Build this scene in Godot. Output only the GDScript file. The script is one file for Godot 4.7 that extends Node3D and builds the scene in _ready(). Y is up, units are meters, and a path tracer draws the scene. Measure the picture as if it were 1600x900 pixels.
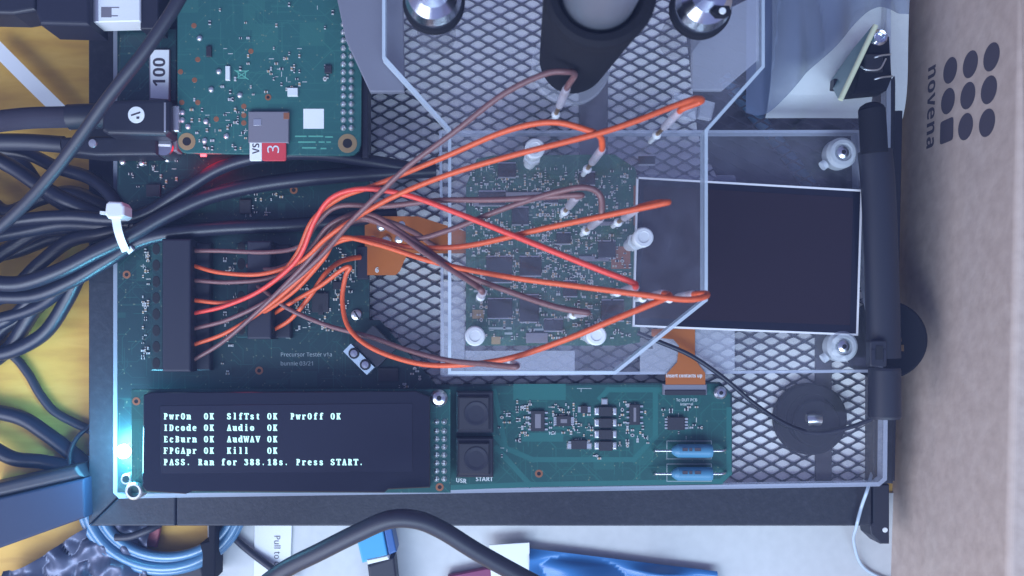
extends Node3D
# Close-up seen from straight above: a board tester under a clear lid, on a steel mesh tray.
# All sizes are millimetres (turned into metres by MM); h is the height above the desk.

const MM := 0.001
const EYE := 320.0        # height of the lens above the desk, mm
const FOC := 1400.0       # focal length in pixels of a 1600 pixel wide picture
const FOOT := Vector2(725, 525)   # where the plumb line from the lens meets the picture

var M := {}
var base_of := {}
var rng := RandomNumberGenerator.new()

# ---------------------------------------------------------------- mesh builder
class MB:
	var v := PackedVector3Array()
	var n := PackedVector3Array()
	var c := PackedColorArray()
	var uv := PackedVector2Array()
	var ix := PackedInt32Array()
	var col := Color(1, 1, 1)
	func vert(p: Vector3, nn: Vector3) -> int:
		v.append(p); n.append(nn); c.append(col); uv.append(Vector2(p.x, p.z) / 80.0)
		return v.size() - 1
	func tri(a: int, b: int, d: int) -> void:
		var g := (v[b] - v[a]).cross(v[d] - v[a])
		if g.dot(n[a] + n[b] + n[d]) > 0.0:
			ix.append_array(PackedInt32Array([a, d, b]))
		else:
			ix.append_array(PackedInt32Array([a, b, d]))
	func quad(a: Vector3, b: Vector3, d: Vector3, e: Vector3, away: Vector3) -> void:
		var nn := (b - a).cross(d - a)
		if nn.length() < 1e-9:
			nn = (d - a).cross(e - a)
		nn = nn.normalized()
		if nn.dot(away) < 0.0:
			nn = -nn
		var i := vert(a, nn); vert(b, nn); vert(d, nn); vert(e, nn)
		tri(i, i + 1, i + 2); tri(i, i + 2, i + 3)
	func ring_join(a: PackedVector3Array, b: PackedVector3Array, smooth := false, inward := false) -> void:
		var k := a.size()
		var mid := Vector3.ZERO
		for p in a: mid += p / k
		for i in k:
			var j := (i + 1) % k
			var away := (a[i] + a[j]) * 0.5 - mid
			# outline direction gives the true outside, also for concave outlines
			var e := a[j] - a[i]
			var o := Vector3(e.z, 0, -e.x)
			if o.length() > 1e-9: away = o * winding(a)
			if inward: away = -away
			quad(a[i], a[j], b[j], b[i], away)
	func winding(a: PackedVector3Array) -> float:
		var s := 0.0
		for i in a.size():
			var j := (i + 1) % a.size()
			s += a[i].x * a[j].z - a[j].x * a[i].z
		return 1.0 if s > 0.0 else -1.0
	func cap(a: PackedVector3Array, up: Vector3) -> void:
		var flat := PackedVector2Array()
		for p in a: flat.append(Vector2(p.x, p.z))
		var t := Geometry2D.triangulate_polygon(flat)
		var i := v.size()
		for p in a: vert(p, up)
		for k in range(0, t.size(), 3): tri(i + t[k], i + t[k + 1], i + t[k + 2])
	func prism(pts: PackedVector2Array, h0: float, h1: float, bev := 0.0) -> void:
		var ins := inset(pts, bev) if bev > 0.0 else pts
		var lo := PackedVector3Array(); var hi := PackedVector3Array(); var tp := PackedVector3Array()
		for p in pts: lo.append(Vector3(p.x, h0, p.y)); hi.append(Vector3(p.x, h1 - bev, p.y))
		for p in ins: tp.append(Vector3(p.x, h1, p.y))
		ring_join(lo, hi)
		if bev > 0.45:
			var prev := hi
			for st in 4:
				var an := PI / 2 * (st + 1) / 4.0
				var nxt := PackedVector3Array()
				for p in inset(pts, bev * (1.0 - cos(an))): nxt.append(Vector3(p.x, h1 - bev * (1.0 - sin(an)), p.y))
				ring_join_up(prev, nxt)
				prev = nxt
		elif bev > 0.0: ring_join_up(hi, tp)
		cap(tp if bev > 0.0 else hi, Vector3.UP)
		cap(lo, Vector3.DOWN)
	func ring_join_up(a: PackedVector3Array, b: PackedVector3Array) -> void:
		for i in a.size():
			var j := (i + 1) % a.size()
			quad(a[i], a[j], b[j], b[i], Vector3.UP)
	func inset(pts: PackedVector2Array, d: float) -> PackedVector2Array:
		var out := PackedVector2Array()
		var k := pts.size()
		var s := 0.0
		for i in k: s += pts[i].cross(pts[(i + 1) % k])
		var w := 1.0 if s > 0.0 else -1.0
		for i in k:
			var e0 := (pts[i] - pts[(i + k - 1) % k]).normalized()
			var e1 := (pts[(i + 1) % k] - pts[i]).normalized()
			var n0 := Vector2(-e0.y, e0.x) * w
			var n1 := Vector2(-e1.y, e1.x) * w
			var m := (n0 + n1)
			m = m / maxf(0.3, m.dot(n0)) if m.length() > 0.01 else n0
			out.append(pts[i] + m * d)
		return out
	# box with its own axes: centre, half sizes along three directions
	func obox(o: Vector3, x: Vector3, y: Vector3, z: Vector3) -> void:
		for s in [-1.0, 1.0]:
			quad(o + x * s - y - z, o + x * s + y - z, o + x * s + y + z, o + x * s - y + z, x * s)
			quad(o + y * s - x - z, o + y * s + x - z, o + y * s + x + z, o + y * s - x + z, y * s)
			quad(o + z * s - y - x, o + z * s + y - x, o + z * s + y + x, o + z * s - y + x, z * s)
	func lathe(o: Vector3, prof: Array, sides := 24, axis := Vector3.UP) -> void:
		axis = axis.normalized()
		var sx := axis.cross(Vector3(0.31, 0.2, 0.93)).normalized()
		var sy := axis.cross(sx)
		for k in prof.size() - 1:
			var p: Vector2 = prof[k]; var q: Vector2 = prof[k + 1]
			var d := q - p
			if d.length() < 1e-6: continue
			var nn := Vector2(d.y, -d.x).normalized()
			var i0 := v.size()
			for s in sides + 1:
				var a := TAU * s / sides
				var r := sx * cos(a) + sy * sin(a)
				var nv := r * nn.x + axis * nn.y
				vert(o + r * p.x + axis * p.y, nv); vert(o + r * q.x + axis * q.y, nv)
			for s in sides:
				var i := i0 + s * 2
				if p.x > 1e-6: tri(i, i + 2, i + 1)
				if q.x > 1e-6: tri(i + 1, i + 2, i + 3)
	func tube(path: PackedVector3Array, rad: float, sides := 10, flat := 1.0, r_end := -1.0) -> void:
		var k := path.size()
		var t := (path[1] - path[0]).normalized()
		var up := Vector3.UP if absf(t.y) < 0.9 else Vector3.RIGHT
		var x := up.cross(t).normalized()
		var i0 := v.size()
		var run := 0.0
		for i in k:
			t = (path[mini(i + 1, k - 1)] - path[maxi(i - 1, 0)]).normalized()
			x = (x - t * x.dot(t)).normalized()
			var y := t.cross(x)
			var r := rad if r_end < 0.0 else lerpf(rad, r_end, float(i) / (k - 1))
			if i > 0: run += path[i].distance_to(path[i - 1])
			for s in sides + 1:
				var a := TAU * s / sides
				var d := x * cos(a) + y * sin(a) * flat
				vert(path[i] + d * r, (x * cos(a) * flat + y * sin(a)).normalized())
				uv[uv.size() - 1] = Vector2(float(s) / sides, run / 10.0)
		for i in k - 1:
			for s in sides:
				var a := i0 + i * (sides + 1) + s
				tri(a, a + 1, a + sides + 1); tri(a + 1, a + sides + 2, a + sides + 1)
		for e in [0, k - 1]:
			var nn := (path[0] - path[1] if e == 0 else path[k - 1] - path[k - 2]).normalized()
			var m := vert(path[e], nn)
			for s in sides + 1: vert(v[i0 + e * (sides + 1) + s], nn)
			for s in sides: tri(m, m + 1 + s, m + 2 + s)
	func grid(w: int, d: int, at: Callable) -> void:
		var i0 := v.size()
		for j in d + 1:
			for i in w + 1:
				var u := float(i) / w; var t := float(j) / d
				var p: Vector3 = at.call(u, t)
				var px: Vector3 = at.call(u + 0.01, t) - p
				var pz: Vector3 = at.call(u, t + 0.01) - p
				var nn := px.cross(pz).normalized()
				vert(p, nn if nn.y > 0.0 else -nn)
		for j in d:
			for i in w:
				var a := i0 + j * (w + 1) + i
				tri(a, a + 1, a + w + 1); tri(a + 1, a + w + 2, a + w + 1)
	func text(s: String, o: Vector3, right: Vector3, up: Vector3, em: float, font: Font, sx := 1.0, centred := false) -> void:
		var tm := TextMesh.new()
		tm.text = s; tm.font = font; tm.font_size = 48; tm.pixel_size = 1.0 / 48.0; tm.depth = 0.0
		tm.curve_step = 2.0
		tm.horizontal_alignment = HORIZONTAL_ALIGNMENT_CENTER if centred else HORIZONTAL_ALIGNMENT_LEFT
		tm.vertical_alignment = VERTICAL_ALIGNMENT_CENTER
		if tm.get_surface_count() == 0: return
		var a := tm.surface_get_arrays(0)
		var vs: PackedVector3Array = a[Mesh.ARRAY_VERTEX]
		if vs.is_empty(): return
		var id: PackedInt32Array = a[Mesh.ARRAY_INDEX] if a[Mesh.ARRAY_INDEX] != null else PackedInt32Array(range(vs.size()))
		var nn := right.cross(up).normalized()
		var i0 := v.size()
		for p in vs: vert(o + right * p.x * em * sx + up * p.y * em, nn)
		for k in range(0, id.size(), 3): tri(i0 + id[k], i0 + id[k + 1], i0 + id[k + 2])

# ---------------------------------------------------------------- places
func P(x: float, y: float, h: float) -> Vector3:
	var s := (EYE - h) / FOC
	return Vector3((x - FOOT.x) * s, h, (y - FOOT.y) * s)
func flat(pts: Array, h: float) -> PackedVector2Array:
	var out := PackedVector2Array()
	for p in pts:
		var q := P(p[0], p[1], h)
		out.append(Vector2(q.x, q.z))
	return out
func rect(x0: float, y0: float, x1: float, y1: float, h: float, cut := 0.0) -> PackedVector2Array:
	if cut <= 0.0: return flat([[x0, y0], [x1, y0], [x1, y1], [x0, y1]], h)
	var c := cut
	return flat([[x0 + c, y0], [x1 - c, y0], [x1 - c * 0.3, y0 + c * 0.3], [x1, y0 + c], [x1, y1 - c], [x1 - c * 0.3, y1 - c * 0.3], [x1 - c, y1], [x0 + c, y1], [x0 + c * 0.3, y1 - c * 0.3], [x0, y1 - c], [x0, y0 + c], [x0 + c * 0.3, y0 + c * 0.3]], h)
func path(pts: Array, per := 8) -> PackedVector3Array:
	var w := PackedVector3Array()
	for p in pts: w.append(P(p[0], p[1], p[2]))
	return spline(w, per)
func spline(w: PackedVector3Array, per := 8) -> PackedVector3Array:
	var out := PackedVector3Array()
	var k := w.size()
	for i in k - 1:
		var a := w[i - 1] if i > 0 else w[0] * 2.0 - w[1]
		var b := w[i]; var c := w[i + 1]
		var d := w[i + 2] if i + 2 < k else w[k - 1] * 2.0 - w[k - 2]
		for s in per:
			out.append(b.cubic_interpolate(c, a, d, float(s) / per))
	out.append(w[k - 1])
	return out

# ---------------------------------------------------------------- scene nodes
func tag(o: Node, label: String, category: String, group := "", kind := "") -> Node:
	if label: o.set_meta("label", label)
	if category: o.set_meta("category", category)
	if group: o.set_meta("group", group)
	if kind: o.set_meta("kind", kind)
	return o
func thing(called: String, at: Vector3, label: String, category: String, group := "") -> Node3D:
	var o := Node3D.new()
	o.name = called
	add_child(o, true)
	o.position = at * MM
	base_of[o] = at
	tag(o, label, category, group)
	return o
func put(m: MB, called: String, mat: Material, parent: Node = null) -> MeshInstance3D:
	var at := Vector3.ZERO
	var local := Vector3.ZERO
	if parent == null:
		var lo := m.v[0]; var hi := m.v[0]
		for p in m.v:
			lo = lo.min(p); hi = hi.max(p)
		at = Vector3((lo.x + hi.x) / 2, lo.y, (lo.z + hi.z) / 2)
		local = at
	else:
		at = base_of[parent]
	var vs := PackedVector3Array()
	vs.resize(m.v.size())
	for i in m.v.size(): vs[i] = (m.v[i] - at) * MM
	var a := []
	a.resize(Mesh.ARRAY_MAX)
	a[Mesh.ARRAY_VERTEX] = vs; a[Mesh.ARRAY_NORMAL] = m.n; a[Mesh.ARRAY_TEX_UV] = m.uv; a[Mesh.ARRAY_INDEX] = m.ix
	if mat is StandardMaterial3D and mat.vertex_color_use_as_albedo: a[Mesh.ARRAY_COLOR] = m.c
	var am := ArrayMesh.new()
	am.add_surface_from_arrays(Mesh.PRIMITIVE_TRIANGLES, a)
	am.surface_set_material(0, mat)
	var o := MeshInstance3D.new()
	o.name = called
	o.mesh = am
	if parent: parent.add_child(o, true)
	else:
		add_child(o, true)
		o.position = local * MM
	base_of[o] = at
	return o
func again(o: Node3D, shift: Vector3, label: String, turn := 0.0) -> Node3D:
	var c: Node3D = o.duplicate()
	add_child(c, true)
	c.position = o.position + shift * MM
	if turn: c.rotation.y = turn
	if label: c.set_meta("label", label)
	base_of[c] = base_of[o] + shift
	return c
func block(called: String, x0: float, y0: float, x1: float, y1: float, h0: float, h1: float, mat: Material, parent: Node, bev := 0.15) -> MeshInstance3D:
	var m := MB.new()
	m.prism(rect(x0, y0, x1, y1, h1), h0, h1, bev)
	return put(m, called, mat, parent)
func round_part(called: String, x: float, y: float, h: float, prof: Array, mat: Material, parent: Node, sides := 24) -> MeshInstance3D:
	var m := MB.new()
	m.lathe(Vector3(P(x, y, h).x, 0, P(x, y, h).z), prof, sides)
	return put(m, called, mat, parent)

# ---------------------------------------------------------------- materials
func mat(called: String, r: float, g: float, b: float, rough := 0.6, metal := 0.0) -> StandardMaterial3D:
	var m := StandardMaterial3D.new()
	m.resource_name = called
	m.albedo_color = Color(r, g, b).linear_to_srgb()
	m.roughness = rough
	m.metallic = metal
	M[called] = m
	return m
func noise_tex(freq: float, seed_: int, stops: Array, w := 512, h := 512, oct := 4) -> NoiseTexture2D:
	var f := FastNoiseLite.new()
	f.seed = seed_; f.frequency = freq; f.fractal_octaves = oct
	f.noise_type = FastNoiseLite.TYPE_SIMPLEX_SMOOTH
	var t := NoiseTexture2D.new()
	t.width = w; t.height = h; t.seamless = true; t.noise = f
	var g := Gradient.new()
	var cols := PackedColorArray(); var offs := PackedFloat32Array()
	for s in stops:
		offs.append(s[0]); cols.append(Color(s[1], s[2], s[3]).linear_to_srgb())
	g.offsets = offs; g.colors = cols
	t.color_ramp = g
	return t
func relief(m: StandardMaterial3D, freq: float, seed_: int, depth_mm: float) -> void:
	m.heightmap_enabled = true
	m.heightmap_texture = noise_tex(freq, seed_, [[0.0, 0, 0, 0], [1.0, 1, 1, 1]])
	m.heightmap_scale = depth_mm / 10.0
func board_print(seed_: int, ground: Color, trace: Color, count: int) -> ImageTexture:
	# copper runs and vias under the solder mask
	var n := 1024
	var im := Image.create(n, n, false, Image.FORMAT_RGB8)
	im.fill(ground.linear_to_srgb())
	var r := RandomNumberGenerator.new()
	r.seed = seed_
	var dirs := [Vector2i(1, 0), Vector2i(1, 1), Vector2i(0, 1), Vector2i(-1, 1), Vector2i(-1, 0), Vector2i(-1, -1), Vector2i(0, -1), Vector2i(1, -1)]
	var pour := ground.lerp(trace, 0.45).linear_to_srgb()
	for k in 14:
		im.fill_rect(Rect2i(r.randi() % n, r.randi() % n, 30 + r.randi() % 120, 20 + r.randi() % 100), pour)
	for k in count:
		var p := Vector2i(r.randi() % n, r.randi() % n)
		var d := (r.randi() % 4) * 2
		var w := 2 + r.randi() % 2
		var shade := ground.lerp(trace, r.randf_range(0.3, 1.0)).linear_to_srgb()
		var runs := 1 + r.randi() % 3
		for q in runs:
			var l := r.randi_range(12, 110)
			for i in l:
				p += dirs[d]
				im.fill_rect(Rect2i(posmod(p.x, n - 4), posmod(p.y, n - 4), w, w), shade)
			d = posmod(d + (1 if r.randf() < 0.5 else -1), 8)
		im.fill_rect(Rect2i(posmod(p.x, n - 6) - 1, posmod(p.y, n - 6) - 1, 5, 5), trace.lerp(Color(0.3, 0.25, 0.15), 0.35).linear_to_srgb())
	return ImageTexture.create_from_image(im)

func make_materials() -> void:
	var m: StandardMaterial3D
	m = mat("desk", 1.0, 0.97, 0.9, 0.6)
	m.albedo_texture = noise_tex(0.012, 3, [[0.0, 0.50, 0.28, 0.045], [0.45, 0.60, 0.36, 0.06], [0.7, 0.64, 0.40, 0.08], [1.0, 0.54, 0.31, 0.05]])
	m.uv1_scale = Vector3(0.35, 1.6, 1)
	m = mat("paper", 1, 1, 1, 0.85)
	m.albedo_texture = noise_tex(0.03, 5, [[0.0, 0.53, 0.55, 0.56], [1.0, 0.58, 0.60, 0.61]])
	m = mat("liner", 0.90, 0.90, 0.90, 0.8)
	m = mat("tray_steel", 1, 1, 1, 0.5, 0.0)
	m.albedo_texture = noise_tex(0.05, 9, [[0.0, 0.014, 0.016, 0.024], [0.6, 0.02, 0.022, 0.031], [1.0, 0.032, 0.034, 0.046]])
	relief(m, 0.12, 10, 0.04)
	m.metallic_specular = 0.45
	mat("mesh_steel", 0.014, 0.016, 0.028, 0.6)
	mat("band_steel", 0.05, 0.045, 0.055, 0.6)
	m = mat("pane", 0.9, 0.95, 1.0, 0.08)
	m.albedo_color.a = 0.012
	m.transparency = BaseMaterial3D.TRANSPARENCY_ALPHA
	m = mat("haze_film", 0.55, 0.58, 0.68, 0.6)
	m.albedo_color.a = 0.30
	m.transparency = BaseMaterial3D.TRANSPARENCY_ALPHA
	m = mat("scuffed", 0.6, 0.62, 0.7, 0.55)
	m.albedo_texture = scuffs()
	m.transparency = BaseMaterial3D.TRANSPARENCY_ALPHA
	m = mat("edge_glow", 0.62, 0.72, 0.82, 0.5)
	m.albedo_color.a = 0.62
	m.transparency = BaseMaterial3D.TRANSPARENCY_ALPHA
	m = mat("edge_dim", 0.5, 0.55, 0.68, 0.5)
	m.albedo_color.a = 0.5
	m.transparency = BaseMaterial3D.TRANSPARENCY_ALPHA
	mat("frosted_grey", 0.165, 0.17, 0.215, 0.7)
	m = mat("smoke_rod", 0.12, 0.12, 0.16, 0.4)
	m.albedo_color.a = 0.35
	m.transparency = BaseMaterial3D.TRANSPARENCY_ALPHA
	m = mat("board_dark", 1, 1, 1, 0.38)
	m.albedo_texture = board_print(21, Color(0.010, 0.035, 0.040), Color(0.018, 0.075, 0.072), 420)
	m = mat("board_green", 1, 1, 1, 0.38)
	m.albedo_texture = board_print(22, Color(0.012, 0.075, 0.072), Color(0.02, 0.13, 0.11), 380)
	m = mat("board_pi", 1, 1, 1, 0.4)
	m.albedo_texture = board_print(23, Color(0.022, 0.105, 0.10), Color(0.034, 0.15, 0.13), 380)
	m = mat("board_dut", 1, 1, 1, 0.4)
	m.albedo_texture = board_print(24, Color(0.02, 0.08, 0.058), Color(0.045, 0.14, 0.10), 600)
	mat("trace", 0.016, 0.12, 0.11, 0.42)
	mat("silk", 0.62, 0.66, 0.68, 0.7)
	mat("silk_dim", 0.30, 0.36, 0.38, 0.7)
	m = mat("bits", 1, 1, 1, 0.4)
	m.vertex_color_use_as_albedo = true
	mat("chip", 0.022, 0.022, 0.030, 0.5)
	mat("black_plastic", 0.014, 0.015, 0.025, 0.5)
	m = mat("block_plastic", 0.010, 0.011, 0.024, 0.6)
	mat("hole", 0.006, 0.006, 0.010, 0.8)
	m = mat("cable_black", 0.011, 0.013, 0.026, 0.42)
	m.metallic_specular = 0.5
	mat("cable_matt", 0.022, 0.023, 0.036, 0.5)
	mat("rubber", 0.010, 0.010, 0.014, 0.8)
	M.rubber.metallic_specular = 0.3
	mat("chrome", 0.70, 0.74, 0.82, 0.22, 1.0)
	mat("rod", 0.42, 0.45, 0.54, 0.42, 0.85)
	mat("steel", 0.62, 0.64, 0.68, 0.28, 1.0)
	mat("tin", 0.70, 0.72, 0.74, 0.35, 0.9)
	mat("brass", 0.55, 0.33, 0.16, 0.35, 0.9)
	mat("gold", 0.34, 0.24, 0.12, 0.45, 0.3)
	mat("copper", 0.30, 0.12, 0.06, 0.4, 0.3)
	mat("nylon", 0.66, 0.69, 0.72, 0.5)
	m = mat("clear_nylon", 0.7, 0.76, 0.82, 0.35)
	m.albedo_color.a = 0.5
	m.transparency = BaseMaterial3D.TRANSPARENCY_ALPHA
	m = mat("shrink", 0.62, 0.58, 0.66, 0.3)
	m.albedo_color.a = 0.72
	m.transparency = BaseMaterial3D.TRANSPARENCY_ALPHA
	m = mat("wire_orange", 0.64, 0.092, 0.022, 0.45)
	m = mat("wire_red", 0.72, 0.055, 0.035, 0.42)
	m = mat("wire_brown", 0.17, 0.075, 0.075, 0.42)
	for w in ["wire_orange", "wire_red", "wire_brown"]:
		var a: Color = M[w].albedo_color.srgb_to_linear()
		M[w].albedo_color = Color.WHITE
		M[w].albedo_texture = noise_tex(0.03, 61, [[0.0, a.r * 0.72, a.g * 0.8 + 0.006, a.b * 0.8 + 0.006], [0.5, a.r, a.g, a.b], [1.0, a.r * 0.94 + 0.02, a.g + 0.02, a.b + 0.02]], 256, 256)
	M.cable_black.roughness_texture = noise_tex(0.02, 62, [[0.0, 0.7, 0.7, 0.7], [1.0, 1, 1, 1]], 256, 256)
	m = mat("film_orange", 0.36, 0.105, 0.017, 0.4)
	mat("lcd_glass", 0.010, 0.011, 0.020, 0.16)
	mat("lcd_active", 0.020, 0.013, 0.018, 0.2)
	mat("lcd_edge", 0.75, 0.75, 0.78, 0.5)
	mat("oled_glass", 0.012, 0.013, 0.022, 0.16)
	mat("oled_active", 0.013, 0.014, 0.026, 0.25)
	m = mat("oled_text", 0.1, 0.1, 0.1, 0.5)
	m.emission_enabled = true
	m.emission = Color(0.72, 0.98, 1.0)
	m.emission_energy_multiplier = 1.5
	m = mat("led_lit", 0.8, 0.9, 0.9, 0.4)
	m.emission_enabled = true
	m.emission = Color(0.75, 0.97, 1.0)
	m.emission_energy_multiplier = 14.0
	m = mat("led_red", 0.8, 0.2, 0.2, 0.4)
	m.emission_enabled = true
	m.emission = Color(1.0, 0.25, 0.28)
	m.emission_energy_multiplier = 4.0
	m = mat("cardboard", 1, 1, 1, 0.85)
	m.uv1_triplanar = true
	m.uv1_scale = Vector3(14, 14, 14)
	m.albedo_texture = noise_tex(0.02, 31, [[0.0, 0.43, 0.335, 0.28], [0.5, 0.485, 0.385, 0.325], [1.0, 0.54, 0.44, 0.375]], 512, 512, 6)
	m.heightmap_enabled = true
	m.heightmap_texture = noise_tex(0.03, 32, [[0.0, 0, 0, 0], [1.0, 1, 1, 1]])
	m.heightmap_scale = 0.008
	mat("card_edge", 0.52, 0.40, 0.33, 0.85)
	mat("ink", 0.055, 0.045, 0.060, 0.8)
	mat("blue_body", 0.06, 0.34, 0.62, 0.4)
	mat("blue_dark", 0.03, 0.11, 0.32, 0.4)
	m = mat("blue_bag", 0.03, 0.17, 0.43, 0.36)
	m.metallic_specular = 0.6
	m = mat("blue_cable_and_glint", 0.07, 0.20, 0.36, 0.28)
	m.metallic_specular = 0.7
	m = mat("silver_bag", 0.11, 0.125, 0.19, 0.42, 0.4)
	m = mat("bag_film", 0.12, 0.155, 0.25, 0.35)
	m.albedo_color.a = 0.66
	m.roughness = 0.36
	m.transparency = BaseMaterial3D.TRANSPARENCY_ALPHA
	m = mat("foam", 0.72, 0.76, 0.78, 0.9)
	relief(m, 0.03, 41, 0.12)
	mat("resistor_blue", 0.06, 0.21, 0.34, 0.45)
	mat("pcb_edge", 0.55, 0.58, 0.40, 0.6)
	mat("red_plastic", 0.55, 0.05, 0.06, 0.45)
	mat("card_grey", 0.18, 0.17, 0.20, 0.5)
	mat("white_plastic", 0.75, 0.78, 0.80, 0.5)
	mat("brick_black", 0.018, 0.018, 0.028, 0.5)
	mat("brick_side", 0.012, 0.022, 0.058, 0.7)
	mat("braid", 0.035, 0.03, 0.05, 0.8)
	relief(M.braid, 0.1, 51, 0.3)
	mat("magenta_card", 0.20, 0.03, 0.10, 0.5)

func scuffs() -> ImageTexture:
	var n := 1024
	var im := Image.create(n, n, false, Image.FORMAT_RGBA8)
	im.fill(Color(0.80, 0.82, 0.9, 0.05))
	var f := FastNoiseLite.new()
	f.seed = 77; f.frequency = 0.006; f.fractal_octaves = 5
	for y in range(0, n, 2):
		for x in range(0, n, 2):
			var a := clampf(0.035 + 0.07 * f.get_noise_2d(x, y), 0.008, 0.12)
			im.fill_rect(Rect2i(x, y, 2, 2), Color(0.80, 0.82, 0.9, a))
	var r := RandomNumberGenerator.new()
	r.seed = 78
	for k in 900:
		im.fill_rect(Rect2i(r.randi() % n, r.randi() % n, 1 + r.randi() % 2, 1 + r.randi() % 2), Color(0.9, 0.92, 0.96, r.randf_range(0.08, 0.35)))
	for k in 60:
		var p := Vector2(r.randf() * n, r.randf() * n)
		var d := Vector2.from_angle(r.randf() * TAU)
		for i in r.randi_range(20, 160):
			p += d
			d = d.rotated(r.randf_range(-0.02, 0.02))
			im.set_pixel(posmod(int(p.x), n), posmod(int(p.y), n), Color(0.9, 0.92, 0.97, 0.22))
	return ImageTexture.create_from_image(im)

var sans: SystemFont
var sans_bold: SystemFont
var serif_bold: SystemFont
func font(called: String, weight: int) -> SystemFont:
	var f := SystemFont.new()
	f.font_names = PackedStringArray([called])
	f.font_weight = weight
	return f

# ================================================================ the scene
func _ready() -> void:
	rng.seed = 11
	# ---- camera: straight down, with the lens shifted towards the upper right
	var cam := Camera3D.new()
	cam.name = "Camera"
	cam.projection = Camera3D.PROJECTION_FRUSTUM
	cam.near = 0.02
	cam.far = 10.0
	cam.size = 2.0 * 450.0 / FOC * cam.near
	cam.frustum_offset = Vector2((800.0 - FOOT.x) / FOC, (FOOT.y - 450.0) / FOC) * cam.near
	cam.position = Vector3(0, EYE * MM, 0)
	cam.rotation = Vector3(-PI / 2, 0, 0)
	var lens := CameraAttributesPhysical.new()
	lens.frustum_near = 0.02
	lens.frustum_far = 10.0
	lens.frustum_focal_length = 50.0
	lens.frustum_focus_distance = 0.286
	lens.exposure_aperture = 24.0
	cam.attributes = lens
	add_child(cam)
	# ---- haze and light: a dim bluish room, a big window past the front of the desk
	var we := WorldEnvironment.new()
	we.name = "Surroundings"
	var e := Environment.new()
	e.background_mode = Environment.BG_COLOR
	e.background_color = Color(0.215, 0.228, 0.43).linear_to_srgb()
	e.tonemap_mode = Environment.TONE_MAPPER_LINEAR
	e.tonemap_exposure = 1.05
	e.fog_enabled = true  # thin haze added to give the pale veil of the lens
	e.fog_density = 0.19
	e.fog_light_color = Color(0.66, 0.74, 1.0)
	e.sdfgi_enabled = true
	e.ssao_enabled = true
	e.ssil_enabled = true
	we.environment = e
	add_child(we)
	area("window_light", Vector3(-340, 330, 360), Vector3(60, 0, 40), Vector2(0.55, 0.42), Color(0.90, 0.93, 1.0), 0.42)
	area("front_window_light", Vector3(60, 850, 760), Vector3(60, 0, 60), Vector2(1.3, 0.4), Color(0.80, 0.91, 1.0), 1.75)
	make_materials()
	sans = font("Droid Sans", 400)
	sans_bold = font("Droid Sans", 700)
	serif_bold = font("Droid Serif", 700)
	build_setting()
	build_tray()
	build_base_plate()
	build_tester()
	build_oled()
	build_pi()
	build_fixture()
	build_clamp()
	build_pins_and_wires()
	build_right_side()
	build_box()
	build_left_cables()
	build_front()

func area(called: String, at: Vector3, to: Vector3, size: Vector2, c: Color, energy: float) -> void:
	var l := AreaLight3D.new()
	l.name = called
	l.area_size = size
	l.light_color = c
	l.light_energy = energy
	l.area_normalize_energy = true
	l.shadow_enabled = true
	add_child(l)
	l.look_at_from_position(at * MM, to * MM, Vector3.UP if absf(at.x - to.x) + absf(at.z - to.z) > 1.0 else Vector3.FORWARD)

# ---------------------------------------------------------------- desk and papers
func build_setting() -> void:
	var m := MB.new()
	m.prism(PackedVector2Array([Vector2(-600, -500), Vector2(600, -500), Vector2(600, 500), Vector2(-600, 500)]), -25, 0)
	tag(put(m, "desk_surface", M.desk), "yellow wooden desk top under all of the things", "desk", "", "structure")
	m = MB.new()
	var k := 16
	m.grid(k, 8, func(u, t):
		var p := P(lerpf(325, 1420, u), lerpf(770, 990, t), 0.4)
		return p + Vector3.UP * (0.25 + 0.25 * sin(u * 9.0 + t * 3.0)))
	tag(put(m, "paper_sheet", M.paper), "large white paper sheet lying under the front of the tray", "paper")

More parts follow.
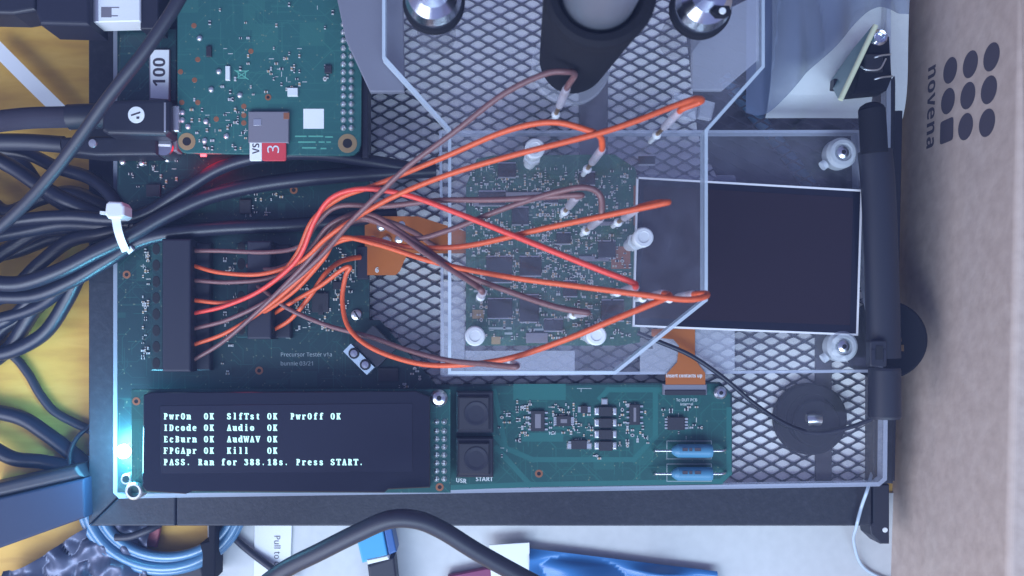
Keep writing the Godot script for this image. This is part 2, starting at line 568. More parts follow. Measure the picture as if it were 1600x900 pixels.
# ---------------------------------------------------------------- tray
func build_tray() -> void:
	var t := thing("mesh_tray", P(760, 400, 0), "dark steel tray with diamond mesh floor carrying the whole tester", "tray")
	var m := MB.new()
	m.prism(flat([[138, 821], [188, 772], [188, -60], [138, -60]], 20), 0.5, 20, 0.6)
	put(m, "frame_bar", M.tray_steel, t)
	m = MB.new()
	m.prism(flat([[139.5, 822], [189, 773.5], [274, 773.5], [274, 822]], 20), 0.5, 20, 0.6)
	put(m, "frame_bar", M.tray_steel, t)
	m = MB.new()
	m.prism(flat([[275.5, 822], [275.5, 772], [1310, 757], [1362, 757], [1362, 822]], 19.7), 0.5, 19.7, 0.6)
	put(m, "frame_bar", M.tray_steel, t)
	m = MB.new()
	m.prism(flat([[1364, 756], [1396, 756], [1399, 300], [1401, -60], [1364, -60]], 19.4), 0.5, 19.4, 0.6)
	put(m, "frame_bar", M.tray_steel, t)
	m = MB.new()
	m.prism(flat([[190, 771], [1362, 755], [1362, -60], [190, -60]], 3), 0.8, 3)
	put(m, "floor_pan", M.tray_steel, t)
	# expanded metal: rhombic openings with rounded ends
	m = MB.new()
	var a := P(0, 0, 14); var b := P(34, 18.2, 14)
	var px := b.x - a.x; var pz := b.z - a.z
	var x0 := P(560, 0, 14).x; var z0 := P(0, -30, 14).z
	var x1 := P(1368, 0, 14).x; var z1 := P(0, 772, 14).z
	var nr := int((z1 - z0) / pz * 2.0)
	var nc := int((x1 - x0) / px)
	for j in nr:
		for i in nc:
			var cx := x0 + (i + 0.5 + 0.5 * (j % 2)) * px
			var cz := z0 + (j + 1) * 0.5 * pz
			mesh_cell(m, cx, cz, px, pz, 14.0, 0.5)
	var mm := put(m, "expanded_mesh", M.mesh_steel, t)
	mm.set_meta("kind", "stuff")
	for s in [[905, 950, -40, 470], [1275, 1300, 470, 764]]:
		m = MB.new()
		m.prism(rect(s[0], s[2], s[1], s[3], 14.6), 12.6, 14.6, 0.2)
		put(m, "solid_band", M.band_steel, t)
	m = MB.new()
	m.prism(flat([[565, -50], [1060, -50], [1090, 210], [1130, 300], [1364, 330], [1364, 770], [565, 774]], 13.4), 13.2, 13.42)  # back right cut away to darken the mesh where shade falls
	tag(put(m, "paper_liner", M.liner), "white paper lying in the tray beneath the mesh", "paper")
	m = MB.new()
	m.tube(path([[1130, 120, 7], [1180, 180, 7], [1225, 235, 7], [1262, 285, 7], [1300, 330, 7]], 6), 2.4, 14)  # glossy tube added to paint the blue glints below the mesh
	tag(put(m, "blue_cable_and_glint", M.blue_cable_and_glint), "blue tube added as a slanting glint under the mesh behind the dark screen", "cable")
	# bracket at the front right corner
	t = thing("corner_bracket", P(1375, 800, 0), "black folded corner bracket with one hole at the tray's front right", "bracket")
	m = MB.new()
	m.prism(flat([[1364, 757], [1390, 757], [1390, 850], [1376, 850], [1361, 836], [1359, 822], [1364, 815]], 18), 10, 18, 0.5)
	put(m, "plate", M.black_plastic, t)
	round_part("hole_rim", 1383, 828, 18, [Vector2(0, 18.25), Vector2(0.75, 18.25), Vector2(0.9, 18.0)], M.white_plastic, t, 16)
	# round rubber foot on the solid band, with its steel screw
	t = thing("rubber_foot", P(1268, 655, 14.7), "round dark rubber foot with steel screw in the mesh corner", "foot pad")
	round_part("pad", 1268, 655, 18, [Vector2(12.2, 14.7), Vector2(12.2, 17.5), Vector2(11.5, 18.2), Vector2(8.6, 18.4), Vector2(8.2, 17.6), Vector2(0, 17.4)], M.rubber, t, 40)
	m = MB.new()
	m.lathe(Vector3(P(1278, 662, 20).x, 0, P(1278, 662, 20).z), [Vector2(7.9, 17.7), Vector2(7.9, 18.8), Vector2(7.4, 19.2), Vector2(0, 19.2)], 36)
	put(m, "core", M.rubber, t)
	m = MB.new()
	m.tube(path([[1262, 656, 20.2], [1270, 655, 20.6], [1280, 656, 20.2]], 5), 2.1, 14)
	put(m, "screw_head", M.steel, t)

func mesh_cell(m: MB, cx: float, cz: float, px: float, pz: float, h: float, thick: float) -> void:
	var inner := PackedVector3Array(); var outer := PackedVector3Array(); var low := PackedVector3Array()
	var k := 16
	for i in k:
		var a := TAU * i / k
		var c := cos(a); var s := sin(a)
		# |x|^p+|z|^p = 1 with p near 1 is a rhombus, the larger p rounds it
		var p := 1.22
		var r := pow(pow(absf(c), p) + pow(absf(s), p), -1.0 / p)
		inner.append(Vector3(cx + c * r * px * 0.378, h, cz + s * r * pz * 0.378))
		low.append(Vector3(cx + c * r * px * 0.388, h - thick, cz + s * r * pz * 0.388))
		r = 1.0 / (absf(c) + absf(s))
		outer.append(Vector3(cx + c * r * px * 0.5, h, cz + s * r * pz * 0.5))
	m.ring_join_up(outer, inner)
	for i in k:
		var j := (i + 1) % k
		m.quad(inner[i], inner[j], low[j], low[i], Vector3(cx, h, cz) - inner[i])

# ---------------------------------------------------------------- clear plates
func clear_plate(called: String, pts: Array, h0: float, h1: float, rim: float, label: String, edge: Material, face: Material = null) -> Node3D:
	var out := flat(pts, h1)
	var mid := Vector3.ZERO
	for p in out: mid += Vector3(p.x, h0, p.y) / out.size()
	var t := thing(called, mid, label, "acrylic plate")
	var m := MB.new()
	var ins := m.inset(out, rim)
	m.prism(ins, h0 + 0.05, h1 - 0.05)
	put(m, "pane", M.pane, t)
	# sawn edges, one part for each side
	for i in out.size():
		var j := (i + 1) % out.size()
		m = MB.new()
		m.prism(PackedVector2Array([out[i], out[j], ins[j], ins[i]]), h0, h1, 0.0)
		put(m, "sawn_edge", edge, t)
	if face:
		m = MB.new()
		var b := m.inset(out, rim + 0.4)
		var v3 := PackedVector3Array()
		for p in b: v3.append(Vector3(p.x, h1 + 0.05, p.y))
		m.cap(v3, Vector3.UP)
		put(m, "scuffed_face", face, t)
	return t

func build_base_plate() -> void:
	clear_plate("base_plate", [[177, -60], [177, 770], [186, 779], [700, 771], [1374, 760], [1386, 750], [1392, 180], [1392, -60]], 20.6, 24.6, 1.4, "large clear acrylic base plate lying on the mesh tray", M.edge_dim)

# ---------------------------------------------------------------- tester board
const TB := 29.6   # its top face
func build_tester() -> void:
	var t := thing("tester_board", P(500, 600, 28), "long dark green tester board with terminals, buttons and blue resistors", "circuit board")
	var m := MB.new()
	m.prism(flat([[183, -60], [577, -60], [577, 500], [593, 500], [681, 601], [1125, 597], [1144, 615], [1144, 741], [1128, 757], [183, 770]], TB), 28, TB, 0.1)
	put(m, "board", M.board_dark, t)
	# power end of the same board, painted brighter for the stronger light there
	m = MB.new()
	m.prism(flat([[702, 604], [1123, 600], [1141, 617], [1141, 739], [1126, 754], [702, 762]], TB + 0.03), TB + 0.005, TB + 0.03)
	put(m, "lit_power_end", M.board_green, t)
	# wide light runs of the power end
	for run in [[[772, 612], [790, 700], [832, 718], [990, 718], [1024, 682], [1024, 610]], [[776, 700], [828, 757], [1126, 752], [1139, 739], [1139, 640]], [[938, 622], [950, 609], [1024, 609], [1034, 609]], [[700, 762], [828, 757]], [[776, 684], [790, 700]]]:
		m = MB.new()
		for i in run.size() - 1:
			strip(m, run[i], run[i + 1], 1.7, TB + 0.05)
		put(m, "copper_run", M.trace, t)
	for pr in [[802, 600, 884, 625], [815, 676, 880, 690]]:
		block("copper_patch", pr[0], pr[1], pr[2], pr[3], TB + 0.01, TB + 0.045, M.trace, t, 0.0)
	# mounting holes
	for hp in [[198, 429], [405, 579], [842, 740], [459, 297], [216, 47], [559, 490]]:
		ring_hole(t, hp[0], hp[1], TB)
	# printed words
	var silk := MB.new()
	silk.text("Precursor Tester v1a", P(438, 554, TB + 0.06), Vector3.RIGHT, Vector3.FORWARD, 1.82, sans)
	silk.text("bunnie 03/21", P(438, 568, TB + 0.06), Vector3.RIGHT, Vector3.FORWARD, 1.82, sans)
	put(silk, "lettering", M.silk_dim, t)
	silk = MB.new()
	silk.text("START", P(743, 748.5, TB + 0.06), Vector3.RIGHT, Vector3.FORWARD, 1.95, sans_bold)
	silk.text("USR", P(712, 750, TB + 0.06), Vector3(1, 0, 0.12), Vector3.FORWARD, 1.9, sans_bold)
	silk.text("TCA", P(857, 677, TB + 0.06), Vector3.RIGHT, Vector3.FORWARD, 1.2, sans_bold)
	silk.text("To DUT PCB", P(1073, 625, TB + 0.06), Vector3.RIGHT, Vector3.FORWARD, 1.3, sans, 1.0, true)
	silk.text("internal", P(1073, 631.5, TB + 0.06), Vector3.RIGHT, Vector3.FORWARD, 1.2, sans, 1.0, true)
	put(silk, "lettering", M.silk, t)
	silk = MB.new()
	for q in [[1042, 689, 1111.5, 717], [1042, 725, 1111.5, 752]]:
		strip(silk, [q[0], q[1]], [q[2], q[1]], 0.22, TB + 0.06); strip(silk, [q[0], q[3]], [q[2], q[3]], 0.22, TB + 0.06)
		strip(silk, [q[0], q[1]], [q[0], q[3]], 0.22, TB + 0.06); strip(silk, [q[2], q[1]], [q[2], q[3]], 0.22, TB + 0.06)
	for q in [[453, 527, 453, 510], [447, 528, 453, 528], [555, 390, 555, 432], [555, 432, 570, 432], [902, 607, 924, 607], [908, 607, 908, 612]]:
		strip(silk, [q[0], q[1]], [q[2], q[3]], 0.22, TB + 0.06)
	put(silk, "silk_outline", M.silk_dim, t)
	build_terminals(t)
	build_power_end(t)
	# passives too small to pick apart
	m = MB.new()
	scatter(m, [[222, 392, 234, 560, 40], [460, 420, 552, 520, 90], [380, 300, 440, 345, 20], [195, 60, 235, 160, 8], [350, 395, 372, 540, 26], [590, 600, 670, 605, 4], [480, 380, 550, 440, 26], [200, 250, 290, 320, 16], [345, 560, 360, 590, 3], [625, 570, 660, 600, 8]], TB, 101)
	scatter(m, [[805, 628, 830, 690, 34], [858, 630, 900, 678, 40], [895, 640, 925, 700, 30], [968, 625, 1015, 700, 40], [1030, 635, 1100, 685, 22], [780, 640, 800, 668, 10], [782, 700, 796, 712, 3], [925, 708, 940, 716, 5]], TB, 102)
	var s := put(m, "small_components", M.bits, t)
	s.set_meta("kind", "stuff")

var lift := 0.0
func strip(m: MB, a: Array, b: Array, w: float, h: float) -> void:
	var p := P(a[0], a[1], h); var q := P(b[0], b[1], h)
	var d := (q - p).normalized()
	var s := Vector3(-d.z, 0, d.x) * w * 0.5
	p -= d * w * 0.5; q += d * w * 0.5
	lift += 0.004
	p.y += fmod(lift, 0.05); q.y = p.y
	m.quad(p - s, p + s, q + s, q - s, Vector3.UP)
func ring_hole(t: Node3D, x: float, y: float, h: float, r := 1.3) -> void:
	var o := round_part("mounting_hole", x, y, h, [Vector2(r, h + 0.02), Vector2(r * 0.98, h + 0.09), Vector2(r * 0.5, h + 0.09)], M.copper if r < 1.9 else M.gold, t, 20)
	round_part("bore", x, y, h, [Vector2(r * 0.5, h + 0.085), Vector2(0, h + 0.03)], M.hole, o, 20)
func scatter(m: MB, zones: Array, h: float, seed_: int) -> void:
	var r := RandomNumberGenerator.new()
	r.seed = seed_
	var pal := [Color(0.20, 0.15, 0.10), Color(0.28, 0.25, 0.22), Color(0.03, 0.03, 0.04), Color(0.025, 0.025, 0.03), Color(0.35, 0.24, 0.13), Color(0.30, 0.32, 0.34)]
	for z in zones:
		for k in z[4]:
			var x: float = r.randf_range(z[0], z[2]); var y: float = r.randf_range(z[1], z[3])
			x = roundf(x / 4.0) * 4.0; y = roundf(y / 4.0) * 4.0
			var o := P(x, y, h)
			var l := r.randf_range(0.35, 0.62); var w := l * r.randf_range(0.5, 0.62); var t := r.randf_range(0.15, 0.35)
			var turned := r.randf() < 0.5
			var ax := Vector3(l, 0, 0) if not turned else Vector3(0, 0, l)
			var az := Vector3(0, 0, w) if not turned else Vector3(w, 0, 0)
			var kind := r.randf()
			if kind < 0.16:   # a printed tick
				m.col = Color(0.5, 0.52, 0.52)
				m.obox(o + Vector3(0, 0.04, 0), ax * 1.3, Vector3(0, 0.03, 0), az * 0.3)
				continue
			m.col = pal[r.randi() % pal.size()]
			m.obox(o + Vector3(0, t, 0), ax * 0.62, Vector3(0, t, 0), az)
			m.col = Color(0.55, 0.56, 0.57)
			for s in [-1.0, 1.0]:
				m.obox(o + Vector3(0, t, 0) + ax * 0.82 * s, ax * 0.2, Vector3(0, t * 1.03, 0), az * 1.03)
	m.col = Color.WHITE

func build_terminals(t: Node3D) -> void:
	# eight way pluggable block and a six way one beside it
	for q in [[253, 373, 298, 581, 8, 389.0, 244], [386, 376, 424, 530, 6, 387.0, 377]]:
		var tb := block("terminal_block", q[0], q[1], q[2], q[3], TB, 39.5, M.block_plastic, t, 0.7)
		block("lower_ledge", q[2] - 2, q[1] + 6, q[2] + 30, q[3] - 2, TB, 33.4, M.black_plastic, tb, 0.4)
		block("back_ledge", q[6] - 8, q[1] + 4, q[0] + 2, q[3] - 2, TB, 34.5, M.board_dark, tb, 0.3)
		for k in q[4]:
			var y: float = q[5] + 25.5 * k
			var m := MB.new()
			m.lathe(Vector3(P(q[6], y, 34.6).x, 34.5, P(q[6], y, 34.6).z), [Vector2(1.25, 0.02), Vector2(1.1, 0.08), Vector2(0, 0.08)], 18)
			for i in m.v.size(): m.v[i].z = P(q[6], y, 34.6).z + (m.v[i].z - P(q[6], y, 34.6).z) * 1.5
			put(m, "screw_opening", M.hole, tb)
			m = MB.new()
			m.obox(P(q[2] + 3, y + 3, 36), Vector3(0.5, 0, 0), Vector3(0, 1.6, 0), Vector3(0, 0, 1.3))
			put(m, "wire_entry", M.hole, tb)
	# small two way screw terminal set at an angle on the cut corner
	var d := (P(579, 582, 38) - P(541, 544, 38)).normalized()
	var nrm := Vector3(d.z, 0, -d.x)
	var o := P(588, 541, 34)
	var m := MB.new()
	m.obox(o, d * 5.1, Vector3(0, 4.4, 0), nrm * 4.2)
	var st := put(m, "angled_terminal", M.black_plastic, t)
	m = MB.new()
	m.obox(P(562, 561, 36.5), d * 5.2, Vector3(0, 2.6, 0), nrm * 1.7)
	put(m, "face_plate", mat("terminal_face", 0.30, 0.38, 0.48, 0.5), st)
	for s in [-1.0, 1.0]:
		m = MB.new()
		var c: Vector3 = P(562, 561, 39) + d * 2.5 * s
		m.lathe(Vector3(c.x, 0, c.z), [Vector2(1.75, 39.12), Vector2(1.7, 39.3), Vector2(0, 39.3)], 18)
		var sc := put(m, "screw_well", M.hole, st)
		m = MB.new()
		m.lathe(Vector3(c.x, 0, c.z), [Vector2(1.25, 39.3), Vector2(1.1, 39.75), Vector2(0, 39.85)], 18)
		m.obox(Vector3(c.x, 39.87, c.z), d * 1.0, Vector3(0, 0.05, 0), nrm * 0.14)
		put(m, "screw_head", M.steel, sc)
	# slotted screw by the mesh
	var sw := round_part("slotted_screw", 557, 492, TB, [Vector2(1.7, TB + 0.1), Vector2(1.6, TB + 0.9), Vector2(0.9, TB + 1.2), Vector2(0, TB + 1.25)], M.tin, t)
	m = MB.new()
	m.obox(P(557, 492, TB + 1.3), Vector3(0.2, 0, -0.12), Vector3(0, 0.06, 0), Vector3(0.75, 0, 1.25))
	put(m, "slot", M.hole, sw)
	# ribbon connector by the orange film
	block("ribbon_connector", 558, 385, 576, 436, TB, 32, M.block_plastic, t, 0.2)
	# a few chips of the logic end
	for c in [[487, 458, 513, 488], [374, 312, 392, 334], [228, 288, 250, 308], [497, 475, 505, 492], [520, 440, 536, 452], [285, 280, 300, 294], [590, 575, 622, 596]]:
		block("chip", c[0], c[1], c[2], c[3], TB, TB + 1.0, M.chip, t, 0.1)
	for c in [[192, 253], [222, 255], [262, 249]]:
		round_part("solder_dome", c[0], c[1], TB, [Vector2(1.1, TB), Vector2(0.9, TB + 0.7), Vector2(0.4, TB + 1.1), Vector2(0, TB + 1.15)], M.tin, t, 14)
	block("connector_shell", 186, 44, 276, 158, TB, 34, M.board_dark, t, 0.5)
	# electrolytic can under the small computer's corner
	var can := round_part("capacitor_can", 255, 229, 38, [Vector2(3.1, TB), Vector2(3.1, 37.4), Vector2(2.8, 37.9), Vector2(0, 37.9)], M.steel, t, 28)
	m = MB.new()
	m.obox(P(255, 227, 37.95), Vector3(2.3, 0, 0.1), Vector3(0, 0.06, 0), Vector3(-0.02, 0, 0.35))
	put(m, "polarity_mark", M.white_plastic, can)

func build_power_end(t: Node3D) -> void:
	var m: MB
	# two square push buttons
	for q in [[713, 612, 771, 676], [713, 684, 771, 746]]:
		var b := block("push_button", q[0], q[1], q[2], q[3], TB, 34.6, M.black_plastic, t, 0.4)
		block("cap_plate", q[0] + 3, q[1] + 8, q[2] - 6, q[3] - 4, 34.6, 36.0, M.chip, b, 0.4)
		round_part("dish", (q[0] + q[2]) / 2 + 2, (q[1] + q[3]) / 2 + 2, 36, [Vector2(3.9, 36.0), Vector2(3.8, 36.25), Vector2(3.5, 36.25), Vector2(2.6, 36.1), Vector2(0, 36.05)], M.block_plastic, b, 28)
	# ribbon connector
	var fc := block("ribbon_connector", 1037, 600, 1105, 617, TB, 32.0, M.frosted_grey, t, 0.3)
	block("latch", 1039, 610, 1103, 617.5, 32.0, 32.4, M.chip, fc, 0.1)
	# chips
	for c in [[830, 642, 851, 674], [870, 650, 892, 666], [984, 632, 1000, 664], [1044, 652, 1070, 672], [893, 688, 917, 702], [908, 634, 918, 646]]:
		var ch := block("chip", c[0], c[1], c[2], c[3], TB, TB + 1.3, M.chip, t, 0.12)
		if c[1] in [642, 650, 632]:
			block("top_pad", c[0] + 6, c[1] + 5, c[2] - 6, c[3] - 5, TB + 1.3, TB + 1.34, M.card_grey, ch, 0.0)
		for s in 4:
			var y: float = c[1] + 3 + s * (c[3] - c[1] - 6) / 3.0
			block("solder_leg", c[0] - 5, y - 1.4, c[0], y + 1.4, TB, TB + 0.5, M.tin, ch, 0.05)
			block("solder_leg", c[2], y - 1.4, c[2] + 5, y + 1.4, TB, TB + 0.5, M.tin, ch, 0.05)
	# column of four square inductors and the solder at their ends
	for y in [643, 661, 679, 697]:
		var l := block("power_resistor", 937, y - 7.5, 957, y + 7.5, TB, TB + 1.6, M.chip, t, 0.2)
		for s in [[929, 937], [957, 964]]:
			block("solder_end", s[0], y - 6, s[1], y + 6, TB, TB + 1.3, M.tin, l, 0.5)
	for p in [[945, 628], [891, 697], [920, 697]]:
		block("solder_pad", p[0] - 5, p[1] - 5, p[0] + 5, p[1] + 5, TB, TB + 0.8, M.tin, t, 0.3)
	# two blue through-hole resistors
	for y in [704.5, 740.5]:
		m = MB.new()
		var o := P(1049, y, 33.0)
		m.lathe(o, [Vector2(0, 0), Vector2(0.8, 0.1), Vector2(1.5, 0.9), Vector2(2.15, 2.1), Vector2(2.2, 12.0), Vector2(2.05, 12.9), Vector2(0, 13.1)], 22, Vector3.RIGHT)
		var rb := put(m, "blue_resistor", M.resistor_blue, t)
		m = MB.new()
		m.tube(path([[1022, y + 1, TB], [1024, y, 32.6], [1030, y, 33.0], [1050, y, 33.0]], 4), 0.42, 8)
		put(m, "lead", M.steel, rb)
		m = MB.new()
		m.tube(path([[1110, y, 33.0], [1126, y, 33.0], [1132, y - 1, 32.4], [1134, y - 2, TB]], 4), 0.42, 8)
		put(m, "lead", M.steel, rb)
		m = MB.new()
		for q in [[1066, 1075], [1077, 1082], [1085, 1096]]:
			m.obox(P((q[0] + q[1]) / 2.0, y - 2, 35.2), Vector3((q[1] - q[0]) * 0.09, 0, 0), Vector3(0, 0.04, 0), Vector3(0, 0, 0.5))
		put(m, "printing", M.ink, rb)
	# corner screw
	var sw := round_part("corner_screw", 1127, 614, 32, [Vector2(2.1, TB), Vector2(2.1, 31.2), Vector2(1.4, 32.0), Vector2(0, 32.2)], M.steel, t)
	round_part("drive_recess", 1127, 614, 32.2, [Vector2(0.7, 32.18), Vector2(0.5, 32.3), Vector2(0, 32.3)], M.hole, sw, 6)

# ---------------------------------------------------------------- display
func build_oled() -> void:
	var t := thing("text_display", P(455, 690, TB), "black text display showing pass results in lit cyan letters", "display")
	var H := 37.0
	var m := MB.new()
	m.prism(rect(205, 608, 704, 770, H), H - 1.5, H, 0.1)
	put(m, "board", M.board_green, t)
	m = MB.new()
	m.prism(flat([[224, 617], [236, 613], [650, 611], [672, 620], [672, 762], [606, 765], [600, 770], [300, 768], [290, 772], [228, 768], [222, 760]], H + 3.2), H, H + 3.2, 0.3)
	put(m, "bezel", M.oled_glass, t)
	m = MB.new()
	m.prism(flat([[250, 634], [644, 630], [645, 737], [251, 740]], H + 3.4), H + 3.18, H + 3.4, 0.1)
	put(m, "screen", M.oled_active, t)
	var lines := ["PwrOn  OK  SlfTst OK  PwrOff OK", "IDcode OK  Audio  OK", "EcBurn OK  AudWAV OK", "FPGApr OK  Kill   OK", "PASS. Ran for 388.18s. Press START."]
	for k in 5:
		m = MB.new()
		for i in lines[k].length():
			var ch: String = lines[k][i]
			if ch == " ": continue
			var o := P(254.0 + 9.0 * i + 4.5, 650.5 + 17.9 * k, H + 3.45)
			var wide := 0.62 if ch in "mwMWDOKGRPNBAE" else 0.78
			m.text(ch, o, Vector3.RIGHT, Vector3.FORWARD, 2.72, serif_bold, wide, true)
			if ch != ".": m.text(ch, o + Vector3(0.16, 0.004, 0.04), Vector3.RIGHT, Vector3.FORWARD, 2.72, serif_bold, wide, true)
		put(m, "lit_text_line", M.oled_text, t)
	for k in 8:
		for x in [682, 694]:
			round_part("header_pin", x, 661 + 12.5 * k - (2.0 if k == 0 else 0.0), H, [Vector2(0.95, H), Vector2(0.6, H + 0.5), Vector2(0.3, H + 1.0), Vector2(0, H + 1.05)], M.tin, t, 10)
	var sw := round_part("round_head_screw", 686, 622, H, [Vector2(2.75, H), Vector2(2.7, H + 0.9), Vector2(2.0, H + 1.8), Vector2(1.0, H + 2.2), Vector2(0, H + 2.3)], M.steel, t, 28)
	round_part("drive_recess", 686, 622, H + 2.3, [Vector2(0.8, H + 2.25), Vector2(0.6, H + 2.42), Vector2(0, H + 2.42)], M.hole, sw, 6)
	ring_hole(t, 213, 627, H)
	ring_hole(t, 687, 761, H)
	# status lamp of the tester, beside the display
	var led := thing("status_lamp", P(192, 706, TB), "small status lamp glowing white cyan left of the display", "lamp")
	block("housing", 184, 698, 199, 716, TB, 31.4, M.card_grey, led, 0.2)
	round_part("lens", 191, 706, 33, [Vector2(2.3, 31.4), Vector2(2.3, 32.4), Vector2(1.9, 33.4), Vector2(1.1, 34.1), Vector2(0, 34.3)], M.led_lit, led, 18)
	var l := OmniLight3D.new()
	l.name = "status_lamp_light"
	l.light_color = Color(0.45, 0.85, 1.0)
	l.light_energy = 0.0075
	l.light_size = 0.002
	l.omni_range = 2.0
	l.omni_attenuation = 2.0
	l.shadow_enabled = true
	add_child(l)
	l.position = P(191, 706, 33) * MM
	# two bright rings at the display's lower left corner
	var s := round_part("ring_nut", 208, 768, 39, [Vector2(1.75, H - 4), Vector2(2.75, H - 4), Vector2(2.75, H + 1.6), Vector2(2.4, H + 2.0), Vector2(1.85, H + 2.0), Vector2(1.7, H + 0.6), Vector2(1.7, H - 4)], M.tin, null, 26)
	tag(s, "larger bright ring nut at the display's lower left corner", "nut", "ring nuts")
	s = round_part("ring_nut", 197, 749, 36, [Vector2(1.0, H - 6), Vector2(1.75, H - 6), Vector2(1.75, H - 1.2), Vector2(1.5, H - 0.8), Vector2(1.2, H - 0.8), Vector2(1.0, H - 1.8), Vector2(1.0, H - 6)], M.tin, null, 22)
	tag(s, "smaller bright ring nut just above the larger one", "nut", "ring nuts")

# ---------------------------------------------------------------- small computer
func build_pi() -> void:
	var H := 41.0
	var t := thing("computer_board", P(420, 110, H - 1.5), "green single-board computer mounted underside up at the tester's top left", "circuit board")
	var m := MB.new()
	m.prism(flat([[277, -60], [567, -60], [564, 225], [561, 235], [554, 241], [546, 243], [292, 239], [284, 237], [279, 231], [277, 222]], H), H - 1.5, H, 0.12)
	put(m, "board", M.board_pi, t)
	for k in 18:
		var y := 38.0 + 12.45 * (k - 1)
		for x in [536.5, 549.0]:
			if y > 205: break
			round_part("header_joint", x, y, H, [Vector2(0.95, H), Vector2(0.75, H + 0.5), Vector2(0.35, H + 1.1), Vector2(0, H + 1.15)], M.tin, t, 10)
	# memory card slot and card
	var sl := block("card_slot", 388, 174, 451, 223, H, H + 1.6, M.card_grey, t, 0.2)
	block("solder_lug", 443, 176, 452, 186, H + 1.6, H + 1.7, M.copper, sl, 0.03)
	block("spring_tab", 396, 186, 408, 196, H + 1.6, H + 1.72, M.tin, sl, 0.03)
	var cd := thing("memory_card", P(418, 235, H), "red and white memory card sticking out of the green computer board", "memory card")
	m = MB.new()
	m.prism(rect(409, 216, 447, 251, H + 1.3, 3.0), H + 0.4, H + 1.3, 0.1)
	m.prism(rect(409, 205, 447, 220, H + 1.28), H + 0.4, H + 1.28)
	put(m, "red_half", M.red_plastic, cd)
	m = MB.new()
	m.prism(rect(390, 218, 409, 251, H + 1.3, 2.0), H + 0.4, H + 1.3, 0.1)
	put(m, "white_half", M.white_plastic, cd)
	m = MB.new()
	m.text("3", P(427, 233, H + 1.34), Vector3(0, 0, -1), Vector3(-1, 0, 0), 5.2, sans, 1.0, true)
	put(m, "digit", M.silk, cd)
	m = MB.new()
	m.text("VS", P(400, 232, H + 1.34), Vector3(0, 0, -1), Vector3(-1, 0, 0), 3.0, sans_bold, 1.0, true)
	put(m, "letters", M.ink, cd)
	# white sticker (its code is left out)
	var stick := block("white_sticker", 474, 170, 506, 201, H + 0.01, H + 0.10, M.white_plastic, t, 0.0)
	tag(stick, "small square white sticker", "")
	ring_hole(t, 543, 224, H, 3.0)
	ring_hole(t, 292, 221, H, 2.7)
	ring_hole(t, 419, 152, H, 1.0)
	for c in [[507, 102, 518, 114], [449, 137, 465, 150], [352, 103, 359, 125], [322, 72, 330, 88]]:
		block("chip", c[0], c[1], c[2], c[3], H, H + 0.9, M.chip if c[0] != 352 and c[0] != 449 else M.silk, t, 0.1)
	# solder joints of the connectors on the other side
	for c in [[285, 176], [285, 188], [294, 198], [330, 140], [342, 112], [375, 149], [354, 213], [320, 220], [312, 60], [322, 190]]:
		round_part("solder_joint", c[0], c[1], H, [Vector2(0.95, H), Vector2(0.8, H + 0.5), Vector2(0.4, H + 0.9), Vector2(0, H + 0.95)], M.tin, t, 12)
	m = MB.new()
	# bin symbol and lines of print
	for q in [[367, 110, 388, 124], [388, 110, 367, 124], [370, 111, 386, 111], [372, 111, 373, 122], [384, 111, 383, 122], [373, 122, 384, 122]]:
		strip(m, [q[0], q[1]], [q[2], q[3]], 0.3, H + 0.05)
	for q in [[462, 478, 213], [483, 504, 213], [509, 519, 214], [467, 492, 222], [499, 506, 222], [511, 516, 222], [473, 493, 231], [502, 509, 232]]:
		strip(m, [q[0], q[2]], [q[1], q[2]], 0.45, H + 0.05)
	put(m, "lettering", mat("pi_silk", 0.10, 0.36, 0.28, 0.6), t)
	m = MB.new()
	scatter(m, [[300, 150, 345, 236, 16], [345, 60, 400, 165, 14], [415, 75, 470, 150, 30], [300, 0, 520, 60, 9], [350, 165, 386, 235, 20], [470, 100, 525, 130, 5]], H, 103)
	for q in [[303, 40], [309, 93], [282, 112], [304, 125], [309, 160], [284, 160], [338, 186], [381, 166], [381, 180], [381, 192], [392, 80]]:
		round_part("via_pad", q[0], q[1], H, [Vector2(0.85, H + 0.01), Vector2(0.8, H + 0.06), Vector2(0, H + 0.06)], M.copper, t, 12)
	var s := put(m, "small_components", M.bits, t)
	s.set_meta("kind", "stuff")
	# bus header under the board's right edge
	block("header_body", 566, 100, 575, 246, TB, 39, M.black_plastic, t, 0.2)
	# red power lamp at its lower edge
	var led := thing("red_lamp", P(318, 242, 38), "tiny red lamp lit at the green computer's lower edge", "lamp")
	m = MB.new()
	m.obox(P(318, 242, 39), Vector3(0.9, 0, 0), Vector3(0, 0.4, 0), Vector3(0, 0, 0.5))
	put(m, "lens", M.led_red, led)
	var l := OmniLight3D.new()
	l.name = "red_lamp_light"
	l.light_color = Color(1.0, 0.08, 0.10)
	l.light_energy = 0.00022
	l.light_size = 0.001
	l.omni_range = 2.0
	l.omni_attenuation = 2.0
	l.shadow_enabled = true
	add_child(l)
	l.position = P(320, 248, 38.6) * MM
	# number sticker on the connector shell
	var st := thing("number_sticker", P(249, 116, 34), "white sticker with hand-written 100 between plug and green board", "sticker")
	m = MB.new()
	m.prism(flat([[240, 78], [264, 78], [263, 155], [235, 153], [235, 84]], 35.2), 35.0, 35.2)
	put(m, "paper", M.white_plastic, st)
	m = MB.new()
	m.text("100", P(249, 113, 35.24), Vector3(0, 0, -1), Vector3(-1, 0, 0), 5.4, sans_bold, 1.05, true)
	put(m, "digits", M.ink, st)
	block("card_backing", 233, 77, 265, 157, 33.9, 35.0, M.card_grey, st, 0.1)

